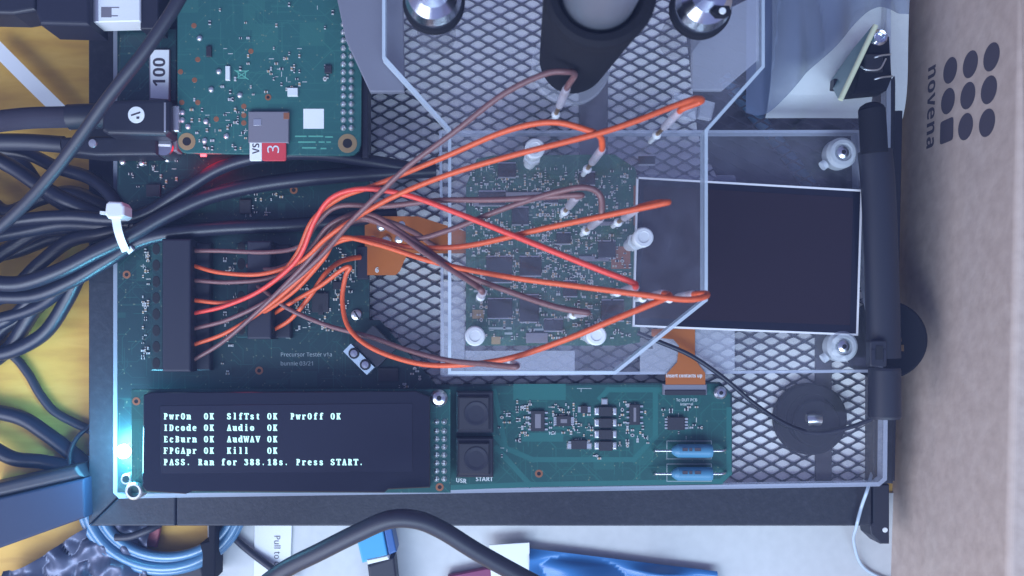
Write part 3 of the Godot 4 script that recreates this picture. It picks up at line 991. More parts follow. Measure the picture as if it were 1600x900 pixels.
# ---------------------------------------------------------------- fixture: device under test, nest and lid
const LID := 55.0
func build_fixture() -> void:
	# nest plate that holds the device
	var t := clear_plate("nest_plate", [[686, 204], [1344, 203], [1350, 400], [1382, 560], [1378, 582], [690, 588]], 26.0, 31.0, 0.9, "clear acrylic nest plate that holds the device and its screen", M.edge_dim, M.scuffed)
	for f in [[688, 440, 726, 586], [727, 548, 898, 586], [1020, 515, 1148, 584], [1000, 545, 1020, 584]]:  # long front patch paints a white reflection, the rest are frosted film
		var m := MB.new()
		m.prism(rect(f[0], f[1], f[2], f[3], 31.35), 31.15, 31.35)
		put(m, "film_and_reflection", M.haze_film, t)
	# device board
	var H := 34.0
	t = thing("device_board", P(860, 390, 31.5), "densely populated green device board lying under the clear lid", "circuit board")
	var m := MB.new()
	m.prism(flat([[728, 290], [745, 248], [770, 243], [960, 241], [992, 262], [1004, 300], [1000, 535], [968, 540], [728, 540]], H), H - 1.2, H, 0.1)
	put(m, "board", M.board_dut, t)
	for c in [[812, 462, 842, 502], [748, 300, 790, 320], [800, 325, 826, 350], [850, 300, 872, 316], [935, 378, 962, 402], [760, 402, 800, 440], [880, 440, 902, 462], [812, 402, 846, 430], [762, 468, 800, 496], [905, 270, 930, 288], [870, 365, 892, 380], [850, 500, 880, 516], [778, 256, 806, 276], [940, 470, 975, 500], [998, 244, 1024, 256]]:
		var ch := block("chip", c[0], c[1], c[2], c[3], H, H + 1.0, M.chip, t, 0.12)
		block("pin_row", c[0], c[1] - 2.5, c[2], c[1] - 0.5, H, H + 0.3, M.tin, ch, 0.03)
		block("pin_row", c[0], c[3] + 0.5, c[2], c[3] + 2.5, H, H + 0.3, M.tin, ch, 0.03)
	for c in [[738, 484, 756, 498], [768, 526, 782, 538], [990, 290, 1000, 352], [955, 385, 985, 420]]:
		block("copper_pad", c[0], c[1], c[2], c[3], H, H + 0.12, M.copper if c[0] > 780 else M.gold, t, 0.02)
	for c in [[740, 312, 780, 322], [790, 300, 846, 314], [822, 520, 856, 536], [905, 346, 960, 352], [905, 400, 930, 408], [930, 404, 952, 408]]:
		block("shield_can", c[0], c[1], c[2], c[3], H, H + 0.9, M.card_grey, t, 0.1)
	m = MB.new()
	scatter(m, [[735, 260, 985, 530, 620], [735, 260, 985, 530, 260], [840, 330, 900, 440, 120], [745, 290, 850, 330, 40]], H, 104)
	var s := put(m, "small_components", M.bits, t)
	s.set_meta("kind", "stuff")
	m = MB.new()
	for q in [[765, 798, 513], [827, 857, 515], [790, 799, 521], [742, 760, 455], [905, 925, 520]]:
		strip(m, [q[0], q[2]], [q[1], q[2]], 0.7, H + 0.05)
	put(m, "white_print", M.silk_dim, t)
	# its screen
	t = thing("device_screen", P(1170, 400, 31.5), "dark blank screen with white outline at the right of the device", "screen")
	H = 35.0
	var oc := [[996, 278], [1346, 298], [1339, 523], [990, 509]]
	m = MB.new()
	m.prism(flat(oc, H), 31.8, H, 0.1)
	put(m, "glass", M.lcd_glass, t)
	m = MB.new()
	m.prism(flat([[1006, 290], [1333, 309], [1328, 508], [1000, 497]], H + 0.06), H - 0.02, H + 0.06)
	put(m, "active_area", M.lcd_active, t)
	for i in 4:
		var j := (i + 1) % 4
		m = MB.new()
		var a := P(oc[i][0], oc[i][1], H); var b := P(oc[j][0], oc[j][1], H)
		var d := (b - a).normalized()
		m.obox((a + b) / 2 - Vector3(0, 0.5, 0), (b - a) * 0.5 + d * 0.3, Vector3(0, 0.72, 0), Vector3(-d.z, 0, d.x) * 0.3)
		put(m, "white_edge", M.lcd_edge, t)
	# carrier line behind the screen
	m = MB.new()
	m.prism(flat([[990, 276], [1000, 272], [1148, 274], [1152, 290], [1152, 330], [990, 330]], 31.7), 31.4, 31.7)
	put(m, "carrier_plate", M.haze_film, t)
	# orange film circuits
	t = thing("film_circuit", P(640, 380, 31), "orange film circuit leading from the tester to the device board", "film circuit")
	m = MB.new()
	m.grid(24, 10, func(u, v):
		var y := lerpf(lerpf(338, 364, maxf(0.0, u - 0.5) * 2.0), lerpf(430, 396, smoothstep(0.30, 0.42, u)), v)
		return P(lerpf(570, 735, u), y, 31.6 + 5.5 * sin(u * PI)))
	put(m, "film", M.film_orange, t)
	for k in [[596, 354], [624, 374], [582, 376], [604, 376], [628, 352], [660, 384]]:
		m = MB.new()
		m.lathe(P(k[0], k[1], 36.0), [Vector2(1.6, 0), Vector2(1.2, 0.7), Vector2(0.5, 1.0), Vector2(0, 1.0)], 12)
		put(m, "solder_bump", M.tin, t)
	m = MB.new()
	m.text("6", P(586, 422, 33.9), Vector3.RIGHT, Vector3.FORWARD, 2.2, sans_bold)
	put(m, "digit", M.silk, t)
	t = thing("film_circuit", P(1070, 570, 30), "orange film circuit marked insert contacts up by the small connector", "film circuit")
	m = MB.new()
	m.prism(flat([[1018, 514], [1086, 514], [1086, 562], [1102, 583], [1102, 604], [1040, 604], [1040, 586], [1058, 566], [1061, 540], [1052, 530], [1018, 527]], 31.9), 31.75, 31.9)
	put(m, "film", M.film_orange, t)
	m = MB.new()
	m.text("insert contacts up", P(1040.5, 587, 31.95), Vector3.RIGHT, Vector3.FORWARD, 1.6, sans_bold, 0.84)
	put(m, "lettering", M.silk, t)
	# thin black lead wandering from the device to the rubber foot
	m = MB.new()
	m.tube(path([[996, 520, 35], [1030, 534, 36], [1080, 556, 35], [1130, 590, 33], [1180, 632, 30], [1230, 664, 26], [1275, 677, 23], [1320, 670, 22], [1362, 655, 22]], 8), 0.75, 10)
	tag(put(m, "thin_lead", M.cable_black), "thin black lead curving from the device past the rubber foot", "cable")
	# clear bumpers on the nest plate
	var bump := thing("clear_bumper", P(1307, 243, 31), "clear round bumper with screw above the dark screen", "bumper", "clear bumpers on the nest plate")
	round_part("body", 1307, 243, 31, [Vector2(4.9, 31.2), Vector2(4.9, 35), Vector2(4.0, 36.2), Vector2(2.9, 36.4), Vector2(2.6, 35.2), Vector2(0, 35.2)], M.clear_nylon, bump, 28)
	var bs := round_part("screw", 1307, 243, 31, [Vector2(2.0, 35.3), Vector2(1.9, 36.2), Vector2(1.0, 36.7), Vector2(0, 36.75)], M.steel, bump, 18)
	round_part("drive_recess", 1307, 243, 31, [Vector2(0.8, 36.72), Vector2(0.6, 36.85), Vector2(0, 36.85)], M.hole, bs, 6)
	m = MB.new()
	m.tube(path([[1290, 256, 34], [1284, 260, 34]], 3), 1.5, 12)
	put(m, "nub", M.clear_nylon, bump)
	again(bump, P(1308, 541, 31) - P(1307, 243, 31), "clear round bumper with screw below the dark screen's corner")
	# the lid
	var lid := clear_plate("lid_plate", [[597, -60], [597, 90], [700, 203], [700, 585], [962, 585], [1106, 470], [1106, 205], [1195, 105], [1195, -60]], LID - 5.0, LID, 0.95, "clear acrylic lid with cut corners carrying the test pins", M.edge_glow, M.scuffed)
	# grey frosted leaf left of the lid
	m = MB.new()
	m.prism(flat([[522, -60], [527, 0], [540, 62], [578, 143], [632, 143], [629, -60]], 49), 46.5, 49, 0.3)
	tag(put(m, "frosted_leaf", M.frosted_grey), "grey frosted plastic leaf overlapping the green computer's edge", "plastic sheet")
	# clear pads glued on the lid near the right pin
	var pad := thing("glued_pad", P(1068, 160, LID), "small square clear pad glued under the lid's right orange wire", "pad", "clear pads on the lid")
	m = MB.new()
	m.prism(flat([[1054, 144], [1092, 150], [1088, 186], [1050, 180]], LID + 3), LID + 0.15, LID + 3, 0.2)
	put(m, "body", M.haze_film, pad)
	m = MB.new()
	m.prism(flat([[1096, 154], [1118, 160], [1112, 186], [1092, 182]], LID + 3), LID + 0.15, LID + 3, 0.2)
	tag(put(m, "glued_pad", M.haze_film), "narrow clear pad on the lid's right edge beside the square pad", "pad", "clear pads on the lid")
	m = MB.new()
	m.prism(flat([[1082, 40], [1186, -10], [1186, 92], [1130, 140], [1082, 140]], LID + 2.4), LID + 0.15, LID + 2.4, 0.2)  # pale slab paints the light reflection in the lid
	tag(put(m, "reflection_slab", M.haze_film), "pale clear slab standing for a reflection in the lid below the right chrome nut", "shim")
	# white nylon screws
	var ns := thing("nylon_screw", P(742, 525, 31), "white nylon screw at the lower left corner of the lid", "screw", "white nylon screws")
	round_part("shank", 742, 525, 45, [Vector2(1.9, 31.4), Vector2(1.9, LID)], M.nylon, ns, 18)
	round_part("head", 742, 525, LID, [Vector2(2.95, LID + 0.1), Vector2(2.95, LID + 2.3), Vector2(2.6, LID + 2.7), Vector2(1.7, LID + 2.75), Vector2(1.6, LID + 2.5), Vector2(0, LID + 2.5)], M.nylon, ns, 28)
	round_part("nut", 742, 525, 40, [Vector2(2.8, 42), Vector2(2.8, 45.5), Vector2(0, 45.5)], M.nylon, ns, 6)
	for q in [[835, 234, "white nylon screw at the top of the lid near the orange wires"], [930, 524, "white nylon screw crossed by the lowest orange wire"], [1003, 372, "white nylon screw over the left end of the dark screen"]]:
		again(ns, P(q[0], q[1], LID) - P(742, 525, LID), q[2])

# ---------------------------------------------------------------- toggle clamp and chrome nuts
func build_clamp() -> void:
	var c := P(894, 97, 60)
	var t := thing("clamp_plunger", Vector3(c.x, LID, c.z), "chrome plunger in a black rubber cup pressing on the clear lid", "clamp")
	var m := MB.new()
	m.lathe(Vector3(c.x, 0, c.z), [Vector2(11.6, LID + 0.2), Vector2(11.6, LID + 2.4), Vector2(11.2, LID + 2.8), Vector2(0, LID + 2.8)], 40)
	put(m, "clear_foot", M.haze_film, t)
	m = MB.new()
	m.lathe(Vector3(c.x, 0, c.z), [Vector2(7.0, LID + 2.9), Vector2(8.9, LID + 4.0), Vector2(9.7, LID + 7.5), Vector2(11.5, 90), Vector2(12.9, 110), Vector2(13.3, 112.5), Vector2(13.1, 114), Vector2(12.0, 115), Vector2(10.3, 114.6), Vector2(9.6, 113), Vector2(9.4, 98), Vector2(0, 98)], 48)
	put(m, "rubber_cup", M.rubber, t)
	m = MB.new()
	m.lathe(Vector3(c.x, 0, c.z), [Vector2(0, 99), Vector2(7.0, 99), Vector2(8.6, 101), Vector2(8.8, 104), Vector2(8.8, 170), Vector2(0, 170)], 48)
	put(m, "rod", M.rod, t)
	# chrome nuts on smoked posts
	var p := P(677, -6, 86)
	var n := thing("chrome_nut", Vector3(p.x, LID, p.z), "chrome dome nut on a smoked post left of the plunger", "nut", "chrome nuts on the lid")
	m = MB.new()
	m.lathe(Vector3(p.x, 0, p.z), [Vector2(5.6, LID + 0.1), Vector2(5.6, 80)], 28)
	put(m, "smoked_post", M.smoke_rod, n)
	m = MB.new()
	m.lathe(Vector3(p.x, 0, p.z), [Vector2(5.5, 80), Vector2(8.2, 80), Vector2(8.3, 81.5), Vector2(7.9, 82.2), Vector2(0, 82.2)], 36)
	put(m, "washer", M.rubber, n)
	m = MB.new()
	m.lathe(Vector3(p.x, 0, p.z), [Vector2(7.4, 82.2), Vector2(7.4, 84.5), Vector2(6.6, 87.5), Vector2(4.5, 90), Vector2(2.0, 91.2), Vector2(0, 91.4)], 36)
	put(m, "dome", M.chrome, n)
	var q := P(1102, 2, 86)
	var n2 := again(n, q - p, "chrome dome nut on a smoked post right of the plunger")
	n2.position = Vector3(q.x, LID, q.z) * MM
	base_of[n2] = Vector3(q.x, LID, q.z)
	m = MB.new()
	m.prism(flat([[1112, 18], [1122, 8], [1140, 8], [1144, 20], [1136, 26], [1120, 26]], 92), 90.5, 92, 0.3)
	var tab := put(m, "tab", M.rubber, n2)
	round_part("hole_rim", 1129, 17, 92, [Vector2(0.9, 92.02), Vector2(0.8, 92.2), Vector2(0, 92.2)], M.white_plastic, tab, 14)

# ---------------------------------------------------------------- pins and wires
func build_pins_and_wires() -> void:
	var top := 84.0
	var tip := {"a": [868, 180], "b": [1025, 212], "c": [917, 265], "d": [882, 331], "e": [915, 361], "f": [965, 348], "g": [1003, 466], "h": [964, 457], "i": [895, 492], "j": [751, 464], "k": [799, 567], "l": [1045, 467]}
	var say := {"a": "test pin beneath the plunger on the purple-brown wire", "b": "test pin at the lid's upper right under the longest orange wire", "c": "test pin under the end of the upper orange wire near the lid's top",
		"d": "test pin left of the hooked brown wire's end", "e": "test pin at the end of the brown wire that hooks down", "f": "test pin beside the dark screen's top left corner",
		"g": "test pin where the lowest orange wire ends on the screen", "h": "test pin at the lower end of the red wire", "i": "test pin at the brown wire's end above the low right nylon screw",
		"j": "test pin at the left of the lid on a short brown wire", "k": "test pin at the lid's bottom edge between two nylon screws", "l": "test pin at the far right end of the middle orange wire"}
	var first: Node3D = null
	var o0 := Vector3.ZERO
	for key in tip:
		var o := P(tip[key][0], tip[key][1], LID)
		if first == null:
			o0 = o
			first = thing("test_pin", o, say[key], "test pin", "test pins in the lid")
			var m := MB.new()
			m.lathe(Vector3(o.x, 0, o.z), [Vector2(0.8, LID - 8), Vector2(0.8, LID), Vector2(1.15, LID + 0.2), Vector2(1.35, LID + 0.9), Vector2(1.15, LID + 1.7), Vector2(0.6, LID + 2.2)], 16)
			put(m, "white_collar", M.nylon, first)
			m = MB.new()
			m.lathe(Vector3(o.x, 0, o.z), [Vector2(0.62, LID + 2.0), Vector2(0.62, 68)], 14)
			put(m, "barrel", M.brass, first)
			m = MB.new()
			m.lathe(Vector3(o.x, 0, o.z), [Vector2(0.8, 65), Vector2(1.12, 66.5), Vector2(1.15, top - 1.5), Vector2(1.0, top), Vector2(0.8, top)], 16)
			put(m, "shrink_sleeve", M.shrink, first)
		else:
			again(first, o - o0, say[key])
	# wires: way points in the picture with a height each; the last one runs down into its pin
	wire("wire_brown", [[301, 392, 35], [345, 392, 37], [420, 394, 41], [470, 384, 48], [497, 347, 54], [530, 322, 58], [600, 322, 64], [690, 313, 72], [780, 312, 79]], "d", "brown wire from the topmost terminal running level across the lid")
	wire("wire_orange", [[301, 415, 35], [345, 426, 38], [410, 428, 43], [470, 408, 50], [510, 372, 57], [560, 338, 64], [620, 305, 70], [700, 273, 78], [800, 243, 86], [950, 204, 92], [1060, 163, 93], [1088, 154, 92], [1096, 158, 88]], "b", "longest orange wire reaching the lid's upper right corner")
	wire("wire_brown", [[301, 438, 35], [360, 441, 38], [430, 432, 43], [490, 392, 50], [545, 345, 58], [600, 352, 64], [660, 393, 70], [715, 428, 78], [745, 447, 84]], "j", "short brown wire bending down to the lid's left side")
	wire("wire_orange", [[301, 469, 35], [360, 472, 38], [420, 446, 44], [462, 400, 50], [488, 345, 56], [530, 310, 61], [590, 288, 67], [690, 247, 76], [790, 205, 85], [862, 191, 90], [920, 204, 91], [938, 214, 89]], "c", "upper orange wire arching over to the nylon screw at the top")
	wire("wire_red", [[301, 490, 35], [352, 478, 39], [410, 452, 45], [465, 405, 52], [492, 345, 58], [520, 308, 63], [570, 295, 67], [640, 306, 71], [720, 335, 76], [810, 371, 81], [920, 415, 86], [985, 440, 88]], "h", "red wire slanting down across the lid to the screen's edge")
	wire("wire_brown", [[301, 514, 35], [360, 498, 39], [430, 462, 45], [500, 402, 54], [545, 350, 64], [590, 305, 72], [640, 258, 79], [710, 206, 86], [785, 148, 92], [850, 116, 95], [885, 112, 95], [898, 116, 91]], "a", "purple-brown wire rising past the others to the plunger")
	wire("wire_orange", [[301, 539, 35], [355, 519, 38], [420, 478, 44], [480, 425, 50], [520, 382, 56], [570, 372, 60], [640, 386, 66], [730, 384, 73], [850, 357, 82], [960, 334, 88], [1035, 318, 91], [1042, 316, 89], [1025, 317, 86]], "f", "orange wire ending above the screen's top left corner")
	wire("wire_brown", [[301, 563, 35], [350, 533, 38], [410, 480, 44], [470, 420, 50], [520, 366, 56], [575, 335, 62], [640, 372, 67], [720, 425, 73], [800, 457, 79], [870, 480, 85], [915, 488, 86]], "i", "brown wire from the lowest terminal to the low right nylon screw")
	wire("wire_orange", [[428, 490, 35], [460, 470, 40], [500, 447, 45], [535, 421, 49], [547, 418, 50], [540, 432, 49], [535, 470, 48], [545, 512, 50], [580, 543, 54], [640, 565, 60], [700, 571, 66], [790, 561, 74], [880, 532, 82], [960, 499, 88], [1030, 470, 90], [1046, 462, 88]], "g", "orange wire that loops back and sweeps low under the lid")
	wire("wire_orange", [[395, 497, 36], [425, 480, 41], [465, 450, 46], [505, 405, 53], [530, 372, 58], [590, 382, 64], [680, 410, 71], [790, 432, 79], [900, 447, 86], [1000, 460, 91], [1070, 468, 92], [1100, 464, 91], [1104, 459, 88]], "l", "middle orange wire reaching furthest right over the screen")
	wire("wire_brown", [[388, 440, 36], [410, 452, 40], [450, 482, 43], [510, 508, 46], [580, 527, 51], [640, 548, 58], [700, 563, 66], [760, 569, 76], [800, 573, 84]], "k", "brown wire running beside the low orange wire to the lid's bottom")
	wire("wire_brown", [[428, 468, 35], [455, 440, 41], [492, 405, 48], [525, 362, 56], [570, 340, 62], [640, 372, 66], [700, 360, 71], [790, 325, 79], [870, 300, 86], [915, 293, 89], [938, 306, 88]], "e", "brown wire that hooks down at the lid's middle")
	wire("wire_orange", [[428, 515, 35], [455, 498, 38], [485, 462, 42], [508, 428, 44], [530, 410, 41], [548, 404, 36], [562, 402, 32.5]], "", "short orange wire ending at the small ribbon connector by the orange film")

	wire("wire_brown", [[428, 442, 35], [462, 420, 42], [498, 384, 50], [530, 345, 54], [565, 332, 52], [590, 343, 44], [600, 352, 38]], "", "brown wire soldered to the upper bump on the orange film")
	wire("wire_brown", [[386, 415, 36], [430, 420, 41], [478, 396, 48], [515, 352, 55], [560, 336, 56], [605, 350, 48], [632, 366, 41], [646, 378, 37.5]], "", "brown wire soldered to the middle of the orange film")
	wire("wire_brown", [[428, 480, 35], [468, 440, 42], [512, 384, 52], [548, 348, 56], [600, 345, 54], [645, 362, 46], [672, 380, 39], [684, 389, 36]], "", "brown wire soldered near the orange film's right end")

var pins_at := {"a": [868, 180], "b": [1025, 212], "c": [917, 265], "d": [882, 331], "e": [915, 361], "f": [965, 348], "g": [1003, 466], "h": [964, 457], "i": [895, 492], "j": [751, 464], "k": [799, 567], "l": [1045, 467]}
func wire(kind: String, pts: Array, pin: String, label: String) -> void:
	var w := PackedVector3Array()
	for p in pts: w.append(P(p[0], p[1], p[2]))
	if pin:
		var b := P(pins_at[pin][0], pins_at[pin][1], LID)
		var back := (w[w.size() - 1] - Vector3(b.x, 0, b.z)) * Vector3(1, 0, 1)
		if back.length() > 1.6: w.append(Vector3(b.x, 0, b.z) + back.normalized() * 0.7 + Vector3(0, 86.5, 0))
		w.append(Vector3(b.x, 83.5, b.z))
		w.append(Vector3(b.x, 78.0, b.z))
	var m := MB.new()
	m.tube(spline(w, 9), 0.66, 12, 1.0, 0.86)
	tag(put(m, kind.replace("wire_", "") + "_wire", M[kind]), label, "wire", "wires from the terminals to the test pins")

# ---------------------------------------------------------------- handle, disc, bag at the right
func build_right_side() -> void:
	# black rod assembly along the right edge
	var t := thing("black_boom", P(1375, 420, 20), "black jointed plastic boom lying along the tray's right edge", "boom")
	var m := MB.new()
	m.tube(spline(PackedVector3Array([P(1362, 172, 40), P(1364, 200, 40), P(1366, 240, 40)]), 5), 4.0, 20)
	m.lathe(P(1362, 172, 40), [Vector2(4.0, 0), Vector2(3.4, 1.2), Vector2(2.0, 2.1), Vector2(0, 2.4)], 20, Vector3(0, 0, -1))
	put(m, "end_knob", M.rubber, t)
	m = MB.new()
	m.tube(spline(PackedVector3Array([P(1367, 236, 38), P(1372, 290, 38), P(1376, 380, 38), P(1379, 470, 38), P(1381, 560, 38)]), 5), 5.2, 22, 0.8)
	put(m, "tube", M.black_plastic, t)
	m = MB.new()
	m.lathe(P(1382, 576, 38), [Vector2(0, -0.2), Vector2(4.6, -0.2), Vector2(4.8, 0.6), Vector2(4.9, 15.0), Vector2(4.5, 15.8), Vector2(0, 15.8)], 24, Vector3(0, 0, 1))
	put(m, "end_sleeve", M.black_plastic, t)
	m = MB.new()
	m.prism(rect(1360, 532, 1386, 573, 43.6, 3), 40.5, 43.6, 0.3)
	var la := put(m, "latch", M.black_plastic, t)
	block("latch_slot", 1369, 540, 1380, 562, 43.6, 43.8, M.hole, la, 0.0)
	block("latch_rail", 1362, 546, 1367, 566, 43.6, 43.9, M.block_plastic, la, 0.05)
	block("latch_rail", 1381, 546, 1385, 566, 43.6, 43.9, M.block_plastic, la, 0.05)
	m = MB.new()
	m.prism(flat([[1384, 172], [1411, 172], [1399, 752], [1384, 752]], 17), 6, 17, 0.5)  # strip added to blacken the gap between boom and box
	put(m, "dark_gap_strip", M.black_plastic, t)
	# black disc leaning between the boom and the box
	t = thing("black_disc", P(1400, 535, 12), "black round disc half hidden behind the boom by the cardboard box", "disc")
	m = MB.new()
	m.lathe(P(1381, 531, 27), [Vector2(0, 0), Vector2(12.4, 0), Vector2(13.0, 0.6), Vector2(13.0, 1.6), Vector2(12.6, 2.0), Vector2(0, 2.0)], 48, Vector3(-0.75, 1, 0.0))
	put(m, "body", M.rubber, t)
	m = MB.new()
	var fa := Vector3(1, 0.75, 0).normalized()
	var fn := Vector3(-0.75, 1, 0).normalized()
	var fc := P(1381, 531, 27) + fn * 2.05
	m.obox(fc + fa * 5.2 + Vector3(0, 0, -1.5), fa * 0.3, fn * 0.05, Vector3(0.2, 0.15, 2.0))
	m.obox(fc + fa * 5.6 + Vector3(0, 0, 2.6), fa * 0.8, fn * 0.05, Vector3(0, 0, 1.0))
	put(m, "gold_contact", M.brass, t)
	# white foam, dark film bag and board with parts standing in it
	m = MB.new()
	m.grid(30, 20, func(u, v):
		var p := P(lerpf(1205, 1425, u), lerpf(-60, 178, v), 22.0)
		return p + Vector3(0, 2.5 * sin(u * 4.0 + 0.5) * sin(v * 3.0) - 6.0 * pow(v, 6.0), 0))
	tag(put(m, "foam_sheet", M.foam), "white foam sheet under the film bag at the top right", "foam sheet")
	m = MB.new()
	var f := FastNoiseLite.new()
	f.seed = 5; f.frequency = 0.02; f.fractal_octaves = 2
	m.grid(60, 40, func(u, v):
		var edge := lerpf(176.0, 18.0, smoothstep(0.05, 0.85, u)) + 6.0 * sin(u * 14.0)
		var x := lerpf(1165, 1418, u); var y := lerpf(-60.0, edge, v)
		var crease: float = absf(f.get_noise_2d(x * 0.4, y * 0.10)) * 7.0 + f.get_noise_2d(x * 0.9 + 50.0, y * 0.2) * 1.2
		return P(x, y, 27.0) + Vector3(0, crease, 0))
	tag(put(m, "film_bag", M.bag_film), "crumpled bluish film bag at the top right over white foam", "bag")
	t = thing("spare_board", P(1350, 110, 16), "small spare circuit board standing tilted in the film bag", "circuit board")
	var a0 := P(1368, 40, 44); var a1 := P(1313, 156, 44)
	var b0 := P(1338, 76, 23); var b1 := P(1300, 130, 23)
	m = MB.new()
	var th := (a1 - a0).cross(b0 - a0).normalized() * 0.8
	m.quad(a0 + th, a1 + th, b1 + th, b0 + th, th); m.quad(a0 - th, a1 - th, b1 - th, b0 - th, -th)
	m.quad(b0 + th, b1 + th, b1 - th, b0 - th, Vector3.DOWN)
	put(m, "board", mat("board_teal", 0.10, 0.22, 0.22, 0.3), t)
	m = MB.new()
	m.tube(PackedVector3Array([a0, a0.lerp(a1, 0.5), a1]), 0.85, 8)
	put(m, "cut_edge", M.pcb_edge, t)
	var fo := th.normalized() if th.y > 0.0 else -th.normalized()
	var rr := RandomNumberGenerator.new()
	rr.seed = 4
	for k in 14:
		var c0: Vector3 = a0.lerp(a1, rr.randf_range(0.35, 0.8)).lerp(b0.lerp(b1, rr.randf_range(0.3, 0.8)), rr.randf_range(0.25, 0.95)) + fo * 0.8
		m = MB.new()
		m.lathe(c0, [Vector2(0.75, 0), Vector2(0.6, 0.5), Vector2(0.25, 0.8), Vector2(0, 0.85)], 10, fo)
		put(m, "solder_joint", M.tin, t)
	m = MB.new()
	m.prism(flat([[1362, 66], [1390, 56], [1394, 122], [1386, 141], [1334, 146], [1346, 104]], 30), 22.5, 30, 0.6)
	var body := put(m, "relay_body", M.rubber, t)
	block("relay_top", 1352, 84, 1380, 112, 30, 31.2, M.chip, body, 0.3)
	m = MB.new()
	m.lathe(P(1374, 58, 40), [Vector2(2.0, -2), Vector2(2.6, 0), Vector2(2.0, 0.8), Vector2(1.5, 0.4), Vector2(1.2, -1), Vector2(0, -1)], 18)
	put(m, "metal_post", M.chrome, t)
	for q in [[[1345, 104, 34], [1354, 109, 35], [1374, 108, 34], [1384, 92, 32]], [[1366, 90, 34], [1376, 87, 34], [1391, 85, 31]], [[1366, 124, 34], [1378, 121, 34], [1394, 119, 31]]]:
		m = MB.new()
		m.tube(path(q, 5), 0.3, 8)
		put(m, "loose_lead", M.tin, t)
	m = MB.new()
	m.obox(P(1305, 133, 30), Vector3(1.1, 0, 0.1), Vector3(0, 1.5, 0), Vector3(-0.1, 0, 1.6))
	put(m, "socket", M.chip, t)
	# clear thin lead falling over the front edge
	m = MB.new()
	m.tube(path([[1362, 740, 18], [1355, 766, 24], [1346, 792, 21.5], [1338, 823, 20.6], [1334, 846, 8], [1346, 882, 2], [1376, 902, 1.2], [1420, 915, 1.2]], 8), 0.55, 10)
	tag(put(m, "clear_lead", mat("clear_lead", 0.45, 0.55, 0.65, 0.25)), "thin pale clear lead hanging over the tray's front right corner", "cable")

# ---------------------------------------------------------------- cardboard box
func face(x: float, y: float, off := 0.0) -> Vector3:
	# meets the box's left side: x = 154.3 - 0.0238 z
	var ox := x - FOOT.x; var oy := y - FOOT.y
	var s := (154.3 - off) / (ox + 0.0238 * oy)
	return Vector3(ox * s, EYE - s * FOC, oy * s)
func build_box() -> void:
	var t := thing("cardboard_box", Vector3(210, 0, 0), "brown cardboard box with printed dots standing along the right side", "box")
	var m := MB.new()
	var za := -330.0; var zb := 260.0; var hh := 68.5
	var fx := func(z): return 154.3 - 0.0238 * z
	# side with a rounded upper corner
	var ring := []
	for k in 7:
		var a := PI / 2 * k / 6.0
		ring.append(Vector2(2.0 - 2.0 * cos(a), hh - 2.0 + 2.0 * sin(a)))
	var prof := [Vector2(0, 0)] + ring + [Vector2(150, hh)]
	for k in prof.size() - 1:
		var p: Vector2 = prof[k]; var q: Vector2 = prof[k + 1]
		m.quad(Vector3(fx.call(za) + p.x, p.y, za), Vector3(fx.call(zb) + p.x, p.y, zb), Vector3(fx.call(zb) + q.x, q.y, zb), Vector3(fx.call(za) + q.x, q.y, za), Vector3(-1, 1, 0))
	for z in [za, zb]:
		m.quad(Vector3(fx.call(z) + 0.05, 0, z), Vector3(fx.call(z) + 0.05, hh - 2, z), Vector3(fx.call(z) + 150, hh - 2, z), Vector3(fx.call(z) + 150, 0, z), Vector3(0, 0, signf(z)))
	m.quad(Vector3(fx.call(za) + 150, 0, za), Vector3(fx.call(zb) + 150, 0, zb), Vector3(fx.call(zb) + 150, hh, zb), Vector3(fx.call(za) + 150, hh, za), Vector3.RIGHT)
	put(m, "carton", M.cardboard, t)
	# top flap, set back from the crease
	m = MB.new()
	m.obox(Vector3(fx.call(0) + 80, hh + 0.9, -35), Vector3(76.5, 0, 0), Vector3(0, 0.8, 0), Vector3(-0.0238 * -290, 0, 290))
	put(m, "top_flap", M.cardboard, t)
	var up := Vector3.UP
	var along := Vector3(-0.0238, 0, 1).normalized()
	for q in [[1484.5, 110], [1516, 100.5], [1549, 89], [1481, 158], [1512, 149.5], [1545, 140.5], [1508.5, 198], [1542, 192]]:
		var c := face(q[0], q[1], 0.06)
		m = MB.new()
		var i0 := m.vert(c, Vector3.LEFT)
		for k in 33:
			var a := TAU * k / 32
			m.vert(c + along * cos(a) * 4.15 + up * sin(a) * 4.15, Vector3.LEFT)
		for k in 32: m.tri(i0, i0 + 1 + k, i0 + 2 + k)
		put(m, "printed_dot", M.ink, t)
	var c := face(1479, 204.5, 0.06)
	m = MB.new()
	var i0 := m.vert(c, Vector3.LEFT)
	for k in 41:
		var a := TAU * k / 40
		var r := pow(pow(absf(cos(a)), 9.0) + pow(absf(sin(a)), 9.0), -1.0 / 9.0)
		m.vert(c + along * cos(a) * r * 3.75 + up * sin(a) * r * 4.0, Vector3.LEFT)
	for k in 40: m.tri(i0, i0 + 1 + k, i0 + 2 + k)
	put(m, "printed_square", M.ink, t)
	m = MB.new()
	m.text("novena", face(1456, 166, 0.06), along, up, 8.6, sans_bold, 0.93, true)
	put(m, "lettering", M.ink, t)

